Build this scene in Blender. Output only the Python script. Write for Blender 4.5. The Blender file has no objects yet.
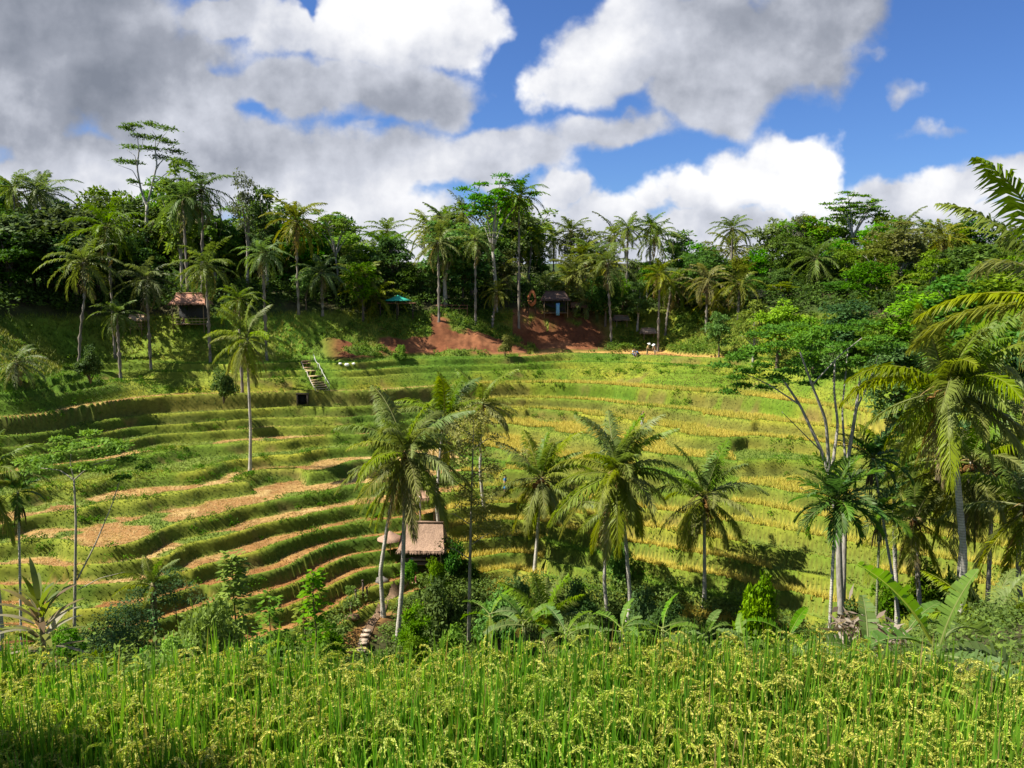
import bpy, math
import numpy as np
from mathutils import Vector

PI = math.pi
sc = bpy.context.scene
COL = sc.collection

# ------------------------------------------------------------------ camera
F = 800.0                                   # focal length in pixels of a 1024 wide frame
PITCH = math.atan(99.0 / F)                 # the horizon lies 99 px above the middle
SP, CP = math.sin(PITCH), math.cos(PITCH)
cam = bpy.data.cameras.new("camera")
cam.sensor_width = 36.0
cam.lens = 36.0 * F / 1024.0
cam.clip_start = 0.1
cam.clip_end = 6000.0
camo = bpy.data.objects.new("camera", cam)
COL.objects.link(camo)
camo.location = (0, 0, 0)
camo.rotation_euler = (PI / 2 - PITCH, 0, 0)
sc.camera = camo


def ray(u, v):
    xc, yc = (u - 512.0) / F, -(v - 384.0) / F
    return np.array([xc, CP + yc * SP, -SP + yc * CP])


def at(u, v, Y):
    d = ray(u, v)
    return d * (Y / d[1])


def at_z(u, v, z):
    d = ray(u, v)
    return d * (z / d[2])


# ------------------------------------------------------------------ noise
def _hash(ix, iy, seed):
    h = (ix.astype(np.int64) * 374761393 + iy.astype(np.int64) * 668265263 + seed * 1442695041) & 0x7FFFFFFF
    h = ((h ^ (h >> 13)) * 1274126177) & 0x7FFFFFFF
    h = h ^ (h >> 16)
    return (h & 0xFFFF) / 65535.0


def vnoise(x, y, seed=0):
    x = np.asarray(x, float); y = np.asarray(y, float)
    ix, iy = np.floor(x), np.floor(y)
    fx, fy = x - ix, y - iy
    fx = fx * fx * fx * (fx * (fx * 6 - 15) + 10); fy = fy * fy * fy * (fy * (fy * 6 - 15) + 10)
    a = _hash(ix, iy, seed); b = _hash(ix + 1, iy, seed)
    c = _hash(ix, iy + 1, seed); d = _hash(ix + 1, iy + 1, seed)
    return (a + (b - a) * fx) * (1 - fy) + (c + (d - c) * fx) * fy


def fbm(x, y, seed=0, oct=3):
    r = 0; a = 0.5; t = 0
    for k in range(oct):
        r = r + a * vnoise(x, y, seed + 17 * k); t += a
        x = x * 2.03 + 11.3; y = y * 2.03 + 4.7; a *= 0.5
    return r / t - 0.5


def sstep(a, b, x):
    t = np.clip((x - a) / (b - a), 0, 1)
    return t * t * (3 - 2 * t)


def lerp(a, b, t):
    return a + (b - a) * t


def unit(v):
    v = np.asarray(v, float)
    return v / np.maximum(np.linalg.norm(v, axis=-1, keepdims=True), 1e-9)


# ------------------------------------------------------------------ mesh building
class Buf:
    def __init__(s):
        s.V = []; s.F = []; s.C = []; s.n = 0

    def add(s, V, faces, col):
        V = np.asarray(V, float).reshape(-1, 3)
        for f in (faces if isinstance(faces, list) else [faces]):
            s.F.append(np.asarray(f, np.int64) + s.n)
        c = np.asarray(col, float)
        if c.ndim == 1:
            c = np.tile(c, (len(V), 1))
        s.V.append(V); s.C.append(c); s.n += len(V)

    def mesh(s, name, mats, smooth=False):
        me = bpy.data.meshes.new(name)
        V = np.concatenate(s.V); C = np.concatenate(s.C)
        me.vertices.add(len(V)); me.vertices.foreach_set("co", V.astype(np.float32).ravel())
        li = np.concatenate([f.ravel() for f in s.F])
        ks = np.concatenate([np.full(len(f), f.shape[1]) for f in s.F])
        st = np.concatenate([[0], np.cumsum(ks)[:-1]])
        me.loops.add(len(li)); me.loops.foreach_set("vertex_index", li.astype(np.int32))
        me.polygons.add(len(ks)); me.polygons.foreach_set("loop_start", st.astype(np.int32))
        if smooth:
            me.polygons.foreach_set("use_smooth", np.ones(len(ks), bool))
        at_ = me.attributes.new("tint", 'FLOAT_COLOR', 'POINT')
        at_.data.foreach_set("color", np.concatenate([C, np.ones((len(C), 1))], 1).astype(np.float32).ravel())
        for m in (mats if isinstance(mats, (list, tuple)) else [mats]):
            me.materials.append(m)
        me.update(calc_edges=True)
        return me


def link(name, me, parent=None, loc=None, rot=None, scale=None):
    o = bpy.data.objects.new(name, me)
    COL.objects.link(o)
    if parent is not None:
        o.parent = parent
    if loc is not None:
        o.location = [float(a) for a in loc]
    if rot is not None:
        o.rotation_euler = [float(a) for a in rot]
    if scale is not None:
        o.scale = (scale, scale, scale) if np.isscalar(scale) else [float(a) for a in scale]
    return o


def tag(o, label=None, cat=None, group=None, kind=None):
    if label: o["label"] = label
    if cat: o["category"] = cat
    if group: o["group"] = group
    if kind: o["kind"] = kind
    return o


def thing(name, label, cat, loc, rz=0.0, group=None, scale=None):
    o = link(name, None, None, loc, (0, 0, rz), scale)
    return tag(o, label, cat, group)


def box(b, c, size, col, rz=0.0, rx=0.0):
    sx, sy, sz = [s / 2 for s in size]
    v = np.array([[x, y, z] for z in (-sz, sz) for y in (-sy, sy) for x in (-sx, sx)])
    if rx:
        cr, sr = math.cos(rx), math.sin(rx)
        v = np.stack([v[:, 0], v[:, 1] * cr - v[:, 2] * sr, v[:, 1] * sr + v[:, 2] * cr], 1)
    if rz:
        cr, sr = math.cos(rz), math.sin(rz)
        v = np.stack([v[:, 0] * cr - v[:, 1] * sr, v[:, 0] * sr + v[:, 1] * cr, v[:, 2]], 1)
    b.add(v + np.asarray(c, float), np.array([[0, 2, 3, 1], [4, 5, 7, 6], [0, 1, 5, 4], [2, 6, 7, 3], [0, 4, 6, 2], [1, 3, 7, 5]]), col)


def tube(b, pts, rad, col, sides=6, cap=True):
    P = np.asarray(pts, float); n = len(P)
    r = np.broadcast_to(np.asarray(rad, float), (n,))
    T = np.gradient(P, axis=0); T = unit(T)
    ref = np.array([0.13, 0.97, 0.2]) if abs(T[0][2]) > 0.8 else np.array([0, 0, 1.0])
    A = unit(np.cross(T, ref)); B = np.cross(T, A)
    an = np.arange(sides) * 2 * PI / sides
    V = P[:, None] + r[:, None, None] * (np.cos(an)[None, :, None] * A[:, None] + np.sin(an)[None, :, None] * B[:, None])
    i = np.arange(n - 1)[:, None] * sides; j = np.arange(sides)[None]; k = (j + 1) % sides
    q = np.stack([i + j, i + k, i + sides + k, i + sides + j], -1).reshape(-1, 4)
    fs = [q]
    if cap:
        fs.append(np.arange(sides)[None, ::-1]); fs.append((n - 1) * sides + np.arange(sides)[None])
    c = np.asarray(col, float)
    if c.ndim == 2:
        c = np.repeat(c, sides, 0)
    b.add(V.reshape(-1, 3), fs, c)


def bez(p0, p1, p2, n):
    t = np.linspace(0, 1, n)[:, None]
    return (1 - t) ** 2 * np.asarray(p0, float) + 2 * t * (1 - t) * np.asarray(p1, float) + t * t * np.asarray(p2, float)


def path(pts, n):
    """smooth polyline through a few points"""
    P = np.asarray(pts, float)
    s = np.concatenate([[0], np.cumsum(np.linalg.norm(np.diff(P, axis=0), axis=1))])
    t = np.linspace(0, s[-1], n)
    Q = np.stack([np.interp(t, s, P[:, k]) for k in range(3)], 1)
    for _ in range(2):
        R = Q.copy(); R[1:-1] = (Q[:-2] + 2 * Q[1:-1] + Q[2:]) / 4; Q = R
    return Q


# ------------------------------------------------------------------ materials
def nodes(name):
    m = bpy.data.materials.new(name); m.use_nodes = True
    nt = m.node_tree; nt.nodes.clear()
    return m, nt


def N(nt, typ, **kw):
    n = nt.nodes.new(typ)
    for k, v in kw.items():
        if k == "i":
            for a, b in v.items():
                n.inputs[a].default_value = b
        else:
            setattr(n, k, v)
    return n


def leaf_material(name, trans=0.3, rough=0.5, spec=0.25, dh=0.03, dv=0.5, ds=0.2, lift=0.0):
    m, nt = nodes(name); L = nt.links.new
    a = N(nt, "ShaderNodeAttribute", attribute_name="tint")
    oi = N(nt, "ShaderNodeObjectInfo")
    def rng_(lo, hi, mul):
        k = N(nt, "ShaderNodeMath", operation='MULTIPLY', i={1: mul}); L(oi.outputs["Random"], k.inputs[0])
        f = N(nt, "ShaderNodeMath", operation='FRACT'); L(k.outputs[0], f.inputs[0])
        r = N(nt, "ShaderNodeMapRange", i={3: lo, 4: hi}); L(f.outputs[0], r.inputs[0])
        return r.outputs[0]
    hs = N(nt, "ShaderNodeHueSaturation")
    L(rng_(0.5 - dh, 0.5 + dh, 1.0), hs.inputs["Hue"]); L(rng_(1 - ds, 1 + ds, 7.3), hs.inputs["Saturation"])
    L(rng_(1 - dv / 2, 1 + dv / 2, 13.7), hs.inputs["Value"]); L(a.outputs["Color"], hs.inputs["Color"])
    p = N(nt, "ShaderNodeBsdfPrincipled", i={"Roughness": rough, "Specular IOR Level": spec})
    L(hs.outputs[0], p.inputs["Base Color"])
    nrm = None
    if lift > 0:                                # a sward of blades reflects like its upper surface, not like single blades
        ge = N(nt, "ShaderNodeNewGeometry")
        va = N(nt, "ShaderNodeVectorMath", operation='MULTIPLY_ADD'); va.inputs[1].default_value = (1 - lift,) * 3; va.inputs[2].default_value = (0, 0, lift)
        L(ge.outputs["Normal"], va.inputs[0])
        vn = N(nt, "ShaderNodeVectorMath", operation='NORMALIZE'); L(va.outputs[0], vn.inputs[0]); nrm = vn.outputs[0]
        L(nrm, p.inputs["Normal"])
    if trans > 0:
        t = N(nt, "ShaderNodeBsdfTranslucent")
        mx = N(nt, "ShaderNodeMix", data_type='RGBA', blend_type='MULTIPLY', i={0: 1.0, 7: (1.5, 1.5, 0.7, 1)})
        L(hs.outputs[0], mx.inputs[6]); L(mx.outputs[2], t.inputs[0])
        ms = N(nt, "ShaderNodeMixShader", i={0: trans}); L(p.outputs[0], ms.inputs[1]); L(t.outputs[0], ms.inputs[2])
        out = ms.outputs[0]
    else:
        out = p.outputs[0]
    o = N(nt, "ShaderNodeOutputMaterial"); L(out, o.inputs[0])
    return m


def rough_material(name, scale=8.0, amt=0.5, rough=0.85, bump=0.4, stretch=(1, 1, 1), spec=0.2, rings=0.0):
    """vertex tint broken up by noise, with bump"""
    m, nt = nodes(name); L = nt.links.new
    a = N(nt, "ShaderNodeAttribute", attribute_name="tint")
    tc = N(nt, "ShaderNodeTexCoord"); mp = N(nt, "ShaderNodeMapping"); mp.inputs["Scale"].default_value = stretch
    L(tc.outputs["Object"], mp.inputs[0])
    nz = N(nt, "ShaderNodeTexNoise", i={"Scale": scale, "Detail": 5.0, "Roughness": 0.65}); L(mp.outputs[0], nz.inputs["Vector"])
    mr = N(nt, "ShaderNodeMapRange", i={1: 0.25, 2: 0.75, 3: 1 - amt, 4: 1 + amt}); L(nz.outputs[0], mr.inputs[0])
    val = mr.outputs[0]; hgt = nz.outputs[0]
    if rings > 0:
        wv = N(nt, "ShaderNodeTexWave", wave_type='BANDS', bands_direction='Z', i={"Scale": rings, "Distortion": 1.5, "Detail": 1.0})
        L(tc.outputs["Object"], wv.inputs["Vector"])
        r2 = N(nt, "ShaderNodeMapRange", i={3: 0.72, 4: 1.1}); L(wv.outputs["Fac"], r2.inputs[0])
        mm = N(nt, "ShaderNodeMath", operation='MULTIPLY'); L(val, mm.inputs[0]); L(r2.outputs[0], mm.inputs[1]); val = mm.outputs[0]
    vm = N(nt, "ShaderNodeVectorMath", operation='SCALE'); L(a.outputs["Color"], vm.inputs[0]); L(val, vm.inputs["Scale"])
    p = N(nt, "ShaderNodeBsdfPrincipled", i={"Roughness": rough, "Specular IOR Level": spec}); L(vm.outputs[0], p.inputs["Base Color"])
    bm = N(nt, "ShaderNodeBump", i={"Strength": bump, "Distance": 0.05}); L(hgt, bm.inputs["Height"]); L(bm.outputs[0], p.inputs["Normal"])
    o = N(nt, "ShaderNodeOutputMaterial"); L(p.outputs[0], o.inputs[0])
    return m


M_LEAF = leaf_material("leaf", 0.34, 0.6, 0.08)
M_PALM = leaf_material("palm_leaf", 0.36, 0.45, 0.15, 0.02, 0.35)
M_BANANA = leaf_material("banana_leaf", 0.42, 0.5, 0.15, 0.015, 0.2)
M_GRASS = leaf_material("grass_blade", 0.25, 0.6, 0.15, 0.0, 0.0, 0.0, 0.4)
M_RICE = leaf_material("rice_blade", 0.4, 0.5, 0.25, 0.0, 0.0, 0.0, 0.0)
M_BARK = rough_material("bark", 6.0, 0.5, 0.9, 0.5, (1, 1, 0.35))
M_PALMBARK = rough_material("palm_bark", 9.0, 0.4, 0.9, 0.5, (1, 1, 1), 0.15, 2.4)
M_THATCH = rough_material("thatch", 14.0, 0.45, 0.95, 0.8, (1, 1, 0.25))
M_WOOD = rough_material("weathered_wood", 10.0, 0.35, 0.8, 0.3, (1, 1, 0.3))
M_STONE = rough_material("stone", 5.0, 0.4, 0.9, 0.6)
M_CLOTH = rough_material("cloth", 20.0, 0.12, 0.9, 0.1)
# ------------------------------------------------------------------ the lie of the land
CTRL = []


def contour(z, pts):
    for u, v in pts:
        p = at_z(u, v, z)
        CTRL.append((p[0], p[1], z))


contour(-10.0, [(-60, 392), (0, 384), (60, 370), (150, 363), (250, 365), (340, 364), (440, 359), (530, 356), (640, 354), (730, 358), (800, 366), (880, 378), (980, 395)])
contour(-11.3, [(0, 400), (100, 384), (200, 376), (300, 375), (400, 372), (512, 369), (600, 367), (700, 372), (800, 380), (900, 396), (1000, 410)])
contour(-14.7, [(-40, 440), (0, 434), (100, 421), (200, 412), (300, 407), (360, 407), (440, 402), (512, 398), (600, 401), (700, 412), (768, 419), (850, 430), (950, 448), (1040, 465)])
contour(-16.4, [(-40, 474), (30, 456), (100, 447), (200, 433), (300, 428), (380, 424)])
contour(-18.5, [(470, 456), (512, 463), (560, 469), (640, 480), (720, 490), (800, 500), (880, 512), (980, 530), (1060, 545)])
contour(-19.2, [(-40, 545), (30, 537), (90, 542), (120, 542), (145, 520), (162, 509), (207, 495), (256, 487), (340, 474), (410, 469)])
contour(-22.0, [(-40, 610), (30, 612), (100, 618), (160, 604), (220, 588), (300, 560), (370, 535), (440, 528), (520, 520), (600, 534), (700, 546), (800, 566), (900, 588), (1000, 604)])
contour(-24.5, [(-20, 690), (100, 690), (200, 662), (280, 640), (340, 600), (420, 572), (520, 562), (600, 576), (700, 592), (800, 615), (900, 645), (1000, 670)])
for u in (-60, 60, 180, 300, 420, 540, 660, 780, 900):
    v0 = np.interp(u, [-60, 60, 250, 440, 640, 730, 900], [392, 370, 365, 359, 354, 358, 381])
    p = at_z(u, v0, -10.0)
    CTRL.append((p[0] * 1.02, p[1] + 3.0, -9.92))
    CTRL.append((p[0] * 1.04, p[1] + 5.5, -9.7))
    ex = 4.0 if 520 < u < 800 else 0.0
    if ex: CTRL.append((p[0] * 1.06, p[1] + 9.5, -9.66))
    CTRL.append((p[0] * 1.08, p[1] + 10.0 + ex, -3.9 - 0.4 * math.sin(u * 0.02)))
    CTRL.append((p[0] * 1.15, p[1] + 26, -2.2))
    CTRL.append((p[0] * 1.35, p[1] + 70, 3.0))
CTRL += [(-8, 47, -26.8), (2, 48, -27.2), (12, 47, -26.6), (22, 43, -23), (-18, 45, -26), (-28, 42, -24.5),
         (0, 38, -22.5), (10, 38, -21), (19.5, 36, -17.0), (30, 37, -15), (-12, 38, -22.5), (-25, 37, -21),
         (0, 25, -14.6), (14, 25, -12), (28, 25, -9.5), (-14, 25, -14.6), (-30, 25, -14),
         (0, 12.5, -6.6), (12, 12.5, -6.6), (25, 12.5, -6), (-12, 12.5, -6.6), (-25, 12.5, -6.6), (0, 2, -2), (25, 2, -2), (-25, 2, -2),
         (48, 45, -16), (60, 62, -13), (75, 85, -4), (60, 100, -4), (95, 60, -4), (90, 110, 2),
         (-60, 50, -19), (-75, 80, -9), (-70, 105, -3), (-95, 60, -12), (-60, 30, -14), (55, 25, -9), (130, 150, 6), (-130, 150, 4), (0, 230, 6)]
CT = np.array(CTRL)
_S = 50.0
_P = CT[:, :2] / _S
_r = np.linalg.norm(_P[:, None] - _P[None], axis=2)
_K = np.where(_r > 0, _r ** 2 * np.log(np.maximum(_r, 1e-9)), 0) + np.eye(len(_P)) * 0.0015
_A = np.zeros((len(_P) + 3,) * 2)
_A[:len(_P), :len(_P)] = _K
_A[:len(_P), -3] = 1; _A[:len(_P), -2:] = _P
_A[-3, :len(_P)] = 1; _A[-2:, :len(_P)] = _P.T
_w = np.linalg.solve(_A, np.concatenate([CT[:, 2], [0, 0, 0]]))


def base_height(x, y):
    x = np.clip(np.asarray(x, float), -140, 140).ravel(); y = np.clip(np.asarray(y, float), 0, 240).ravel()
    out = np.empty(len(x))
    for k in range(0, len(x), 20000):
        q = np.stack([x[k:k + 20000], y[k:k + 20000]], 1) / _S
        r2 = ((q[:, None] - _P[None]) ** 2).sum(2)
        out[k:k + 20000] = (0.5 * r2 * np.log(np.maximum(r2, 1e-12))) @ _w[:-3] + _w[-3] + q @ _w[-2:]
    return out


# terrace levels: (height of the break in the smooth slope, half width of the bank there)
TOPB = [(-10.55, .10), (-11.35, .14), (-12.3, .5), (-14.2, .13), (-15.35, .16)]
BREAKS_L = TOPB + [(-16.1, .065), (-16.85, .065), (-17.6, .065), (-18.35, .065), (-19.1, .065), (-19.9, .075), (-20.75, .075), (-21.6, .075), (-22.45, .075), (-23.3, .075), (-24.15, .075), (-25.0, .075), (-25.7, .1)]
BREAKS_R = TOPB + [(-16.35, .085), (-17.4, .08), (-18.5, .085), (-19.55, .08), (-20.65, .085), (-21.7, .08), (-22.75, .085), (-23.8, .08), (-24.8, .085), (-25.6, .08)]


def treads(B):
    b_ = np.array([q[0] for q in B]); t_ = np.concatenate([[-10.1], (b_[:-1] + b_[1:]) / 2, [-25.8]])
    t_[1] = -10.95; t_[2] = -11.7; t_[3] = -13.0; t_[4] = -14.75
    return b_, np.array([q[1] for q in B]), t_


def land(x, y):
    """height, bank mask, level index, sector, terrace mask"""
    x = np.asarray(x, float).ravel(); y = np.asarray(y, float).ravel()
    h0 = base_height(x, y)
    th = np.arctan2(x - 1.0, y - 40.0)
    # fields along a terrace end in small steps: shift whole sectors of the contours
    sec = np.floor(th * 2.3 + 3.4 * fbm(x / 22, y / 22, 5, 2) + 0.5)
    sf = th * 2.3 + 3.4 * fbm(x / 22, y / 22, 5, 2) + 0.5 - sec
    sh0 = (_hash(sec, sec * 0 + 3, 9) - 0.5) * 0.8; shm = (_hash(sec - 1, sec * 0 + 3, 9) - 0.5) * 0.8
    sh = lerp(shm, sh0, sstep(0.0, 0.10, sf))
    deep = sstep(-13.5, -15.5, h0)
    h = h0 + deep * (sh + 1.6 * fbm(x / 15, y / 15, 21, 3) + 0.50 * fbm(x / 5, y / 5, 31, 2)) + 0.12 * fbm(x / 2.5, y / 2.5, 41, 2)
    def steps(B, off):
        BR, BW, TREAD = treads(B)
        z = np.full(len(h), TREAD[0]); bank = np.zeros(len(h)); bund = np.zeros(len(h)); lev = np.zeros(len(h), int)
        for i in range(len(BR)):
            t = sstep(BR[i] + BW[i], BR[i] - BW[i], h)
            z = lerp(z, TREAD[i + 1], t)
            d = h - BR[i]
            bank = np.maximum(bank, np.clip(1.35 - np.abs(d) / (BW[i] + 0.03), 0, 1))
            bund = np.maximum(bund, np.exp(-((d - BW[i] - 0.06) / 0.10) ** 2))
            lev = np.where(h < BR[i], i + 1 + (off if i > 4 else 0), lev)
        return z, bank, bund, lev
    sd = sstep(-.8, .8, x - (-3 + 9 * fbm(x / 12, y / 12, 91, 2)))
    zl, kl, ul, ll = steps(BREAKS_L, 0); zr, kr, ur, lr = steps(BREAKS_R, 40)
    z = lerp(zl, zr, sd); bank = lerp(kl, kr, sd); bund = lerp(ul, ur, sd); lev = np.where(sd > .5, lr, ll)
    z = z + 0.26 * bund
    yv = np.interp(x, [-60, -30, -15, 0, 15, 30, 60], [46, 48, 50, 50, 50, 47, 46])
    mask = sstep(0, 3, y - yv) * sstep(-9.55, -9.75, h0 + 0.1 * fbm(x / 3, y / 3, 2)) * sstep(84, 74, np.abs(x)) * sstep(-26.4, -25.6, h0)
    rough = h0 + (0.9 * fbm(x / 9, y / 9, 61, 3) + 0.35 * fbm(x / 2.2, y / 2.2, 71, 2)) * sstep(9.3, 16, y)
    rough = np.where(h0 > -9.4, rough + 0.5 * fbm(x / 3.0, y / 3.0, 75, 3), rough)
    cutb = sstep(-9.6, -9.0, h0) * sstep(-3.6, -4.6, h0) * sstep(98, 102, y) * (y < 140)
    rough = rough + cutb * (.9 * np.abs(fbm(x / 1.6, y / 5, 77, 3)) - .5 * np.abs(fbm(x / .7, y / 3, 78, 2)))
    z = lerp(rough, z + 0.05 * fbm(x / 0.8, y / 0.8, 81, 2), mask)
    # the rice field in front and the bank the camera stands on
    f = sstep(9.3, 8.3, y)
    z = lerp(z, -4.72, f)
    z = lerp(z, -1.7, sstep(3.7, 1.8, y))
    return z, bank * mask, lev, sec, mask, bund * mask, h0


def axis(lo, a, b, hi, step, grow, first=None):
    mid = np.arange(a, b + step / 2, step)
    up = [b]; s = step
    while up[-1] < hi:
        s *= grow; up.append(up[-1] + s)
    dn = [a]; s = step
    while dn[-1] > lo:
        s *= grow; dn.append(dn[-1] - s)
    return np.concatenate([dn[:0:-1], mid, up[1:]])


GX = axis(-2500, -72, 72, 2500, 0.28, 1.12)
GY = np.concatenate([np.arange(-40, 2, 6.0), np.arange(2, 11, 0.25), np.arange(11, 46, 0.45), np.arange(46, 121, 0.17)])
ext = [121.0]; s_ = 0.2
while ext[-1] < 4000:
    s_ *= 1.12; ext.append(ext[-1] + s_)
GY = np.concatenate([GY, ext])
mx, my = np.meshgrid(GX, GY)
GZ, GBANK, GLEV, GSEC, GMASK, GBUND, GH0 = [a.reshape(mx.shape) for a in land(mx, my)]
far = np.maximum(sstep(120, 600, np.abs(mx)), sstep(220, 700, my))
GZ = lerp(GZ, 0 * GZ - 6.0, far)


def _bil(G, x, y):
    x = np.asarray(x, float); y = np.asarray(y, float)
    i = np.clip(np.searchsorted(GX, x) - 1, 0, len(GX) - 2); j = np.clip(np.searchsorted(GY, y) - 1, 0, len(GY) - 2)
    fx = (x - GX[i]) / (GX[i + 1] - GX[i]); fy = (y - GY[j]) / (GY[j + 1] - GY[j])
    return (G[j, i] * (1 - fx) + G[j, i + 1] * fx) * (1 - fy) + (G[j + 1, i] * (1 - fx) + G[j + 1, i + 1] * fx) * fy


def gz(x, y):
    return _bil(GZ, x, y)


def near(G, x, y):
    i = np.clip(np.searchsorted(GX, x), 0, len(GX) - 1); j = np.clip(np.searchsorted(GY, y), 0, len(GY) - 1)
    return G[j, i]


# what grows on each field: 0 green rice, 1 ripe rice, 2 stubble, 3 rough grass
def crop_of(x, y, lev, sec, h0):
    r = _hash(lev * 1.0, sec, 77)
    left = x < -6 + 6 * fbm(y / 8, x / 8, 4)
    c = np.where(left, np.where(r < .78, 2, np.where(r < .90, 3, np.where(r < .92, 0, 1))),
                 np.where(r < .60, 1, np.where(r < .72, 0, 3)))
    c = np.where(lev <= 1, np.where((lev == 0) & (x > 1) & (x < 31), 4, 0), c)
    c = np.where(lev == 2, 3, c)
    c = np.where((lev == 3), np.where(left, 2, 1), c)
    c = np.where((lev == 4), np.where(left, 3, 1), c)
    c = np.where((lev == 5) & left, 2, c)
    c = np.where((lev >= 12) & (lev < 40) & left & (r < .92), 2, c)
    c = np.where((c == 2) & (lev > 4) & (fbm(x / 5, y / 3.5, 7, 2) > np.where(lev >= 12, .24, .15)), 3, c)
    return c


GCROP = crop_of(mx, my, GLEV, GSEC, GH0)
CC = np.array([[.110, .190, .016], [.33, .27, .045], [.32, .205, .072], [.105, .145, .022], [.42, .24, .075]])
n1 = fbm(mx / 6, my / 6, 101, 4); n2 = fbm(mx / 1.2, my / 1.2, 103, 3)
tread = CC[GCROP]
brown = np.array([.20, .10, .036]); straw = np.array([.38, .27, .11])
k = (GCROP == 2)[..., None]
tread = np.where(k, lerp(tread, brown, sstep(-.02, .16, n1 + .3 * n2)[..., None] * .8), tread)
tread = np.where(k, lerp(tread, straw, sstep(.08, .2, fbm(mx / 3.5, my / 3.5, 109, 3))[..., None] * .8), tread)
tread = lerp(tread, tread * np.array([.80, .66, .58]), (k * sstep(-20.0, -21.2, GH0)[..., None]))
tread = tread * (1 + .5 * n2)[..., None]
grass = lerp(np.array([.080, .138, .012]), np.array([.185, .20, .022]), sstep(-.15, .2, n1)[..., None])
earth = np.array([.15, .09, .038])
wall = (np.abs(GH0 + 14.2 + .3 * n1) < .35) & ((mx < -2) | (n1 > .05)) | (np.abs(GH0 + 15.5) < .22) & (mx < 0)
hv = _hash(GLEV * 1.0, GSEC, 55)[..., None]
grass = grass * lerp(np.array([.72, .85, .9]), np.array([1.2, 1.1, 1.0]), hv)
bankc = lerp(grass, earth * .75, (wall * .5)[..., None])
bankc = lerp(bankc, np.where((mx > -3)[..., None], np.array([.10, .088, .02]), np.array([.055, .085, .012])), (np.clip(GBANK * 1.3 - .3, 0, 1) * .7 * (GH0 < -14.9))[..., None])  # steep bank faces darkened in the colour to suggest the shaded riser
bankc = lerp(bankc, earth, (sstep(.17, .34, fbm(mx / 5, my / 2.5, 121, 3) + .45 * n2) * .55)[..., None])
colr = lerp(tread, bankc, np.clip(GBANK * 1.25, 0, 1)[..., None])
colr = lerp(colr, grass, np.clip(GBUND * 1.1, 0, 1)[..., None])
# unterraced ground: jungle floor, grassy bank, raw red earth of the cutting under the forest
floor_c = lerp(np.array([.035, .055, .012]), np.array([.05, .045, .02]), sstep(-.1, .2, n1)[..., None])
cut = sstep(-9.75, -9.4, GH0) * sstep(-3.6, -4.4, GH0) * sstep(99, 103, my + 0.0 * mx) * (my < 135)
pu = mx / np.maximum(my, 1)                                   # bearing seen from the path, to lay out the cutting
redm = cut * sstep(-.25, -.21, pu + .02 * fbm(mx / 4, my / 4, 131)) * sstep(.125, .10, pu + .03 * fbm(mx / 4, my / 4, 133))
redm = redm * sstep(-.10, .02, fbm(mx / 5, my / 3, 137, 3) + .08 - .35 * sstep(-8.0, -6.9, GH0) * (pu < 0.0) - .12 * (pu > .02) * (pu < .045))
red = lerp(np.array([.115, .043, .019]), np.array([.20, .085, .038]), sstep(-.1, .15, n1)[..., None]) * (1 + .5 * n2)[..., None]
bankg = grass * lerp(1.25, .85, sstep(-.25, -.19, pu))[..., None]
other = lerp(floor_c, bankg, np.clip(sstep(-9.9, -9.6, GH0) * sstep(-3.6, -4.6, GH0) * (my < 135) + 0.0, 0, 1)[..., None])
other = lerp(other, red, redm[..., None])
colr = lerp(other, colr, GMASK[..., None])
mud = np.array([.07, .05, .025])
colr = np.where((my < 8.6)[..., None], mud, colr)
b = Buf()
ny, nx = mx.shape
ii = (np.arange(ny - 1)[:, None] * nx + np.arange(nx - 1)[None])
quads = np.stack([ii, ii + 1, ii + nx + 1, ii + nx], -1).reshape(-1, 4)
b.add(np.stack([mx, my, GZ], -1).reshape(-1, 3), quads, np.clip(colr, .01, 1).reshape(-1, 3))
M_LAND = rough_material("earth_and_turf", 2.2, 0.35, 0.95, 0.9, (1, 1, 1), 0.1)
ter = link("terrain", b.mesh("terrain", M_LAND, True))
tag(ter, kind="structure")
# ------------------------------------------------------------------ plants: generators
def rdir(R, n):
    return unit(R.normal(size=(n, 3)))


def leaf_quads(b, P, D, Nn, Lg, Wd, col):
    """one pointed leaf per row: base, left, tip, right"""
    S_ = unit(np.cross(D, Nn))
    Lg = np.asarray(Lg)[:, None]; Wd = np.asarray(Wd)[:, None]
    mid = P + D * Lg * 0.45
    V = np.stack([P, mid + S_ * Wd / 2, P + D * Lg, mid - S_ * Wd / 2], 1)
    q = np.arange(len(P))[:, None] * 4 + np.arange(4)[None]
    b.add(V.reshape(-1, 3), q, np.repeat(col, 4, 0))


def clump_leaves(b, R, C, rad, n, size, lo, hi, up=0.55, hang=0.25, shell=0.55, bright=0.35):
    """leaf clumps round the centres C (m,3) with radii rad (m,3): n leaves each"""
    m = len(C); rad = np.asarray(rad, float)
    d = rdir(R, m * n); d[:, 2] = np.where(d[:, 2] < -0.25, -d[:, 2], d[:, 2])
    k = np.repeat(np.arange(m), n)
    rr = (shell + (1 - shell) * R.random(m * n)) * (0.75 + 0.5 * R.random(m * n))
    P = C[k] + d * rad[k] * rr[:, None]
    Nn = unit(d * 0.7 + np.array([0, 0, up]) + R.normal(size=(m * n, 3)) * 0.45)
    D = unit(np.cross(Nn, rdir(R, m * n)) + d * 0.5 + np.array([0, 0, -hang]))
    sz = size * (0.6 + 0.8 * R.random(m * n))
    t = np.clip(R.random(m)[k] * 0.6 + R.random(m * n) * 0.5, 0, 1)[:, None]
    col = lerp(np.asarray(lo), np.asarray(hi), t) * (1 + bright * (R.random((m * n, 1)) - 0.5))
    leaf_quads(b, P, D, Nn, sz, sz * 0.55, col)


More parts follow.
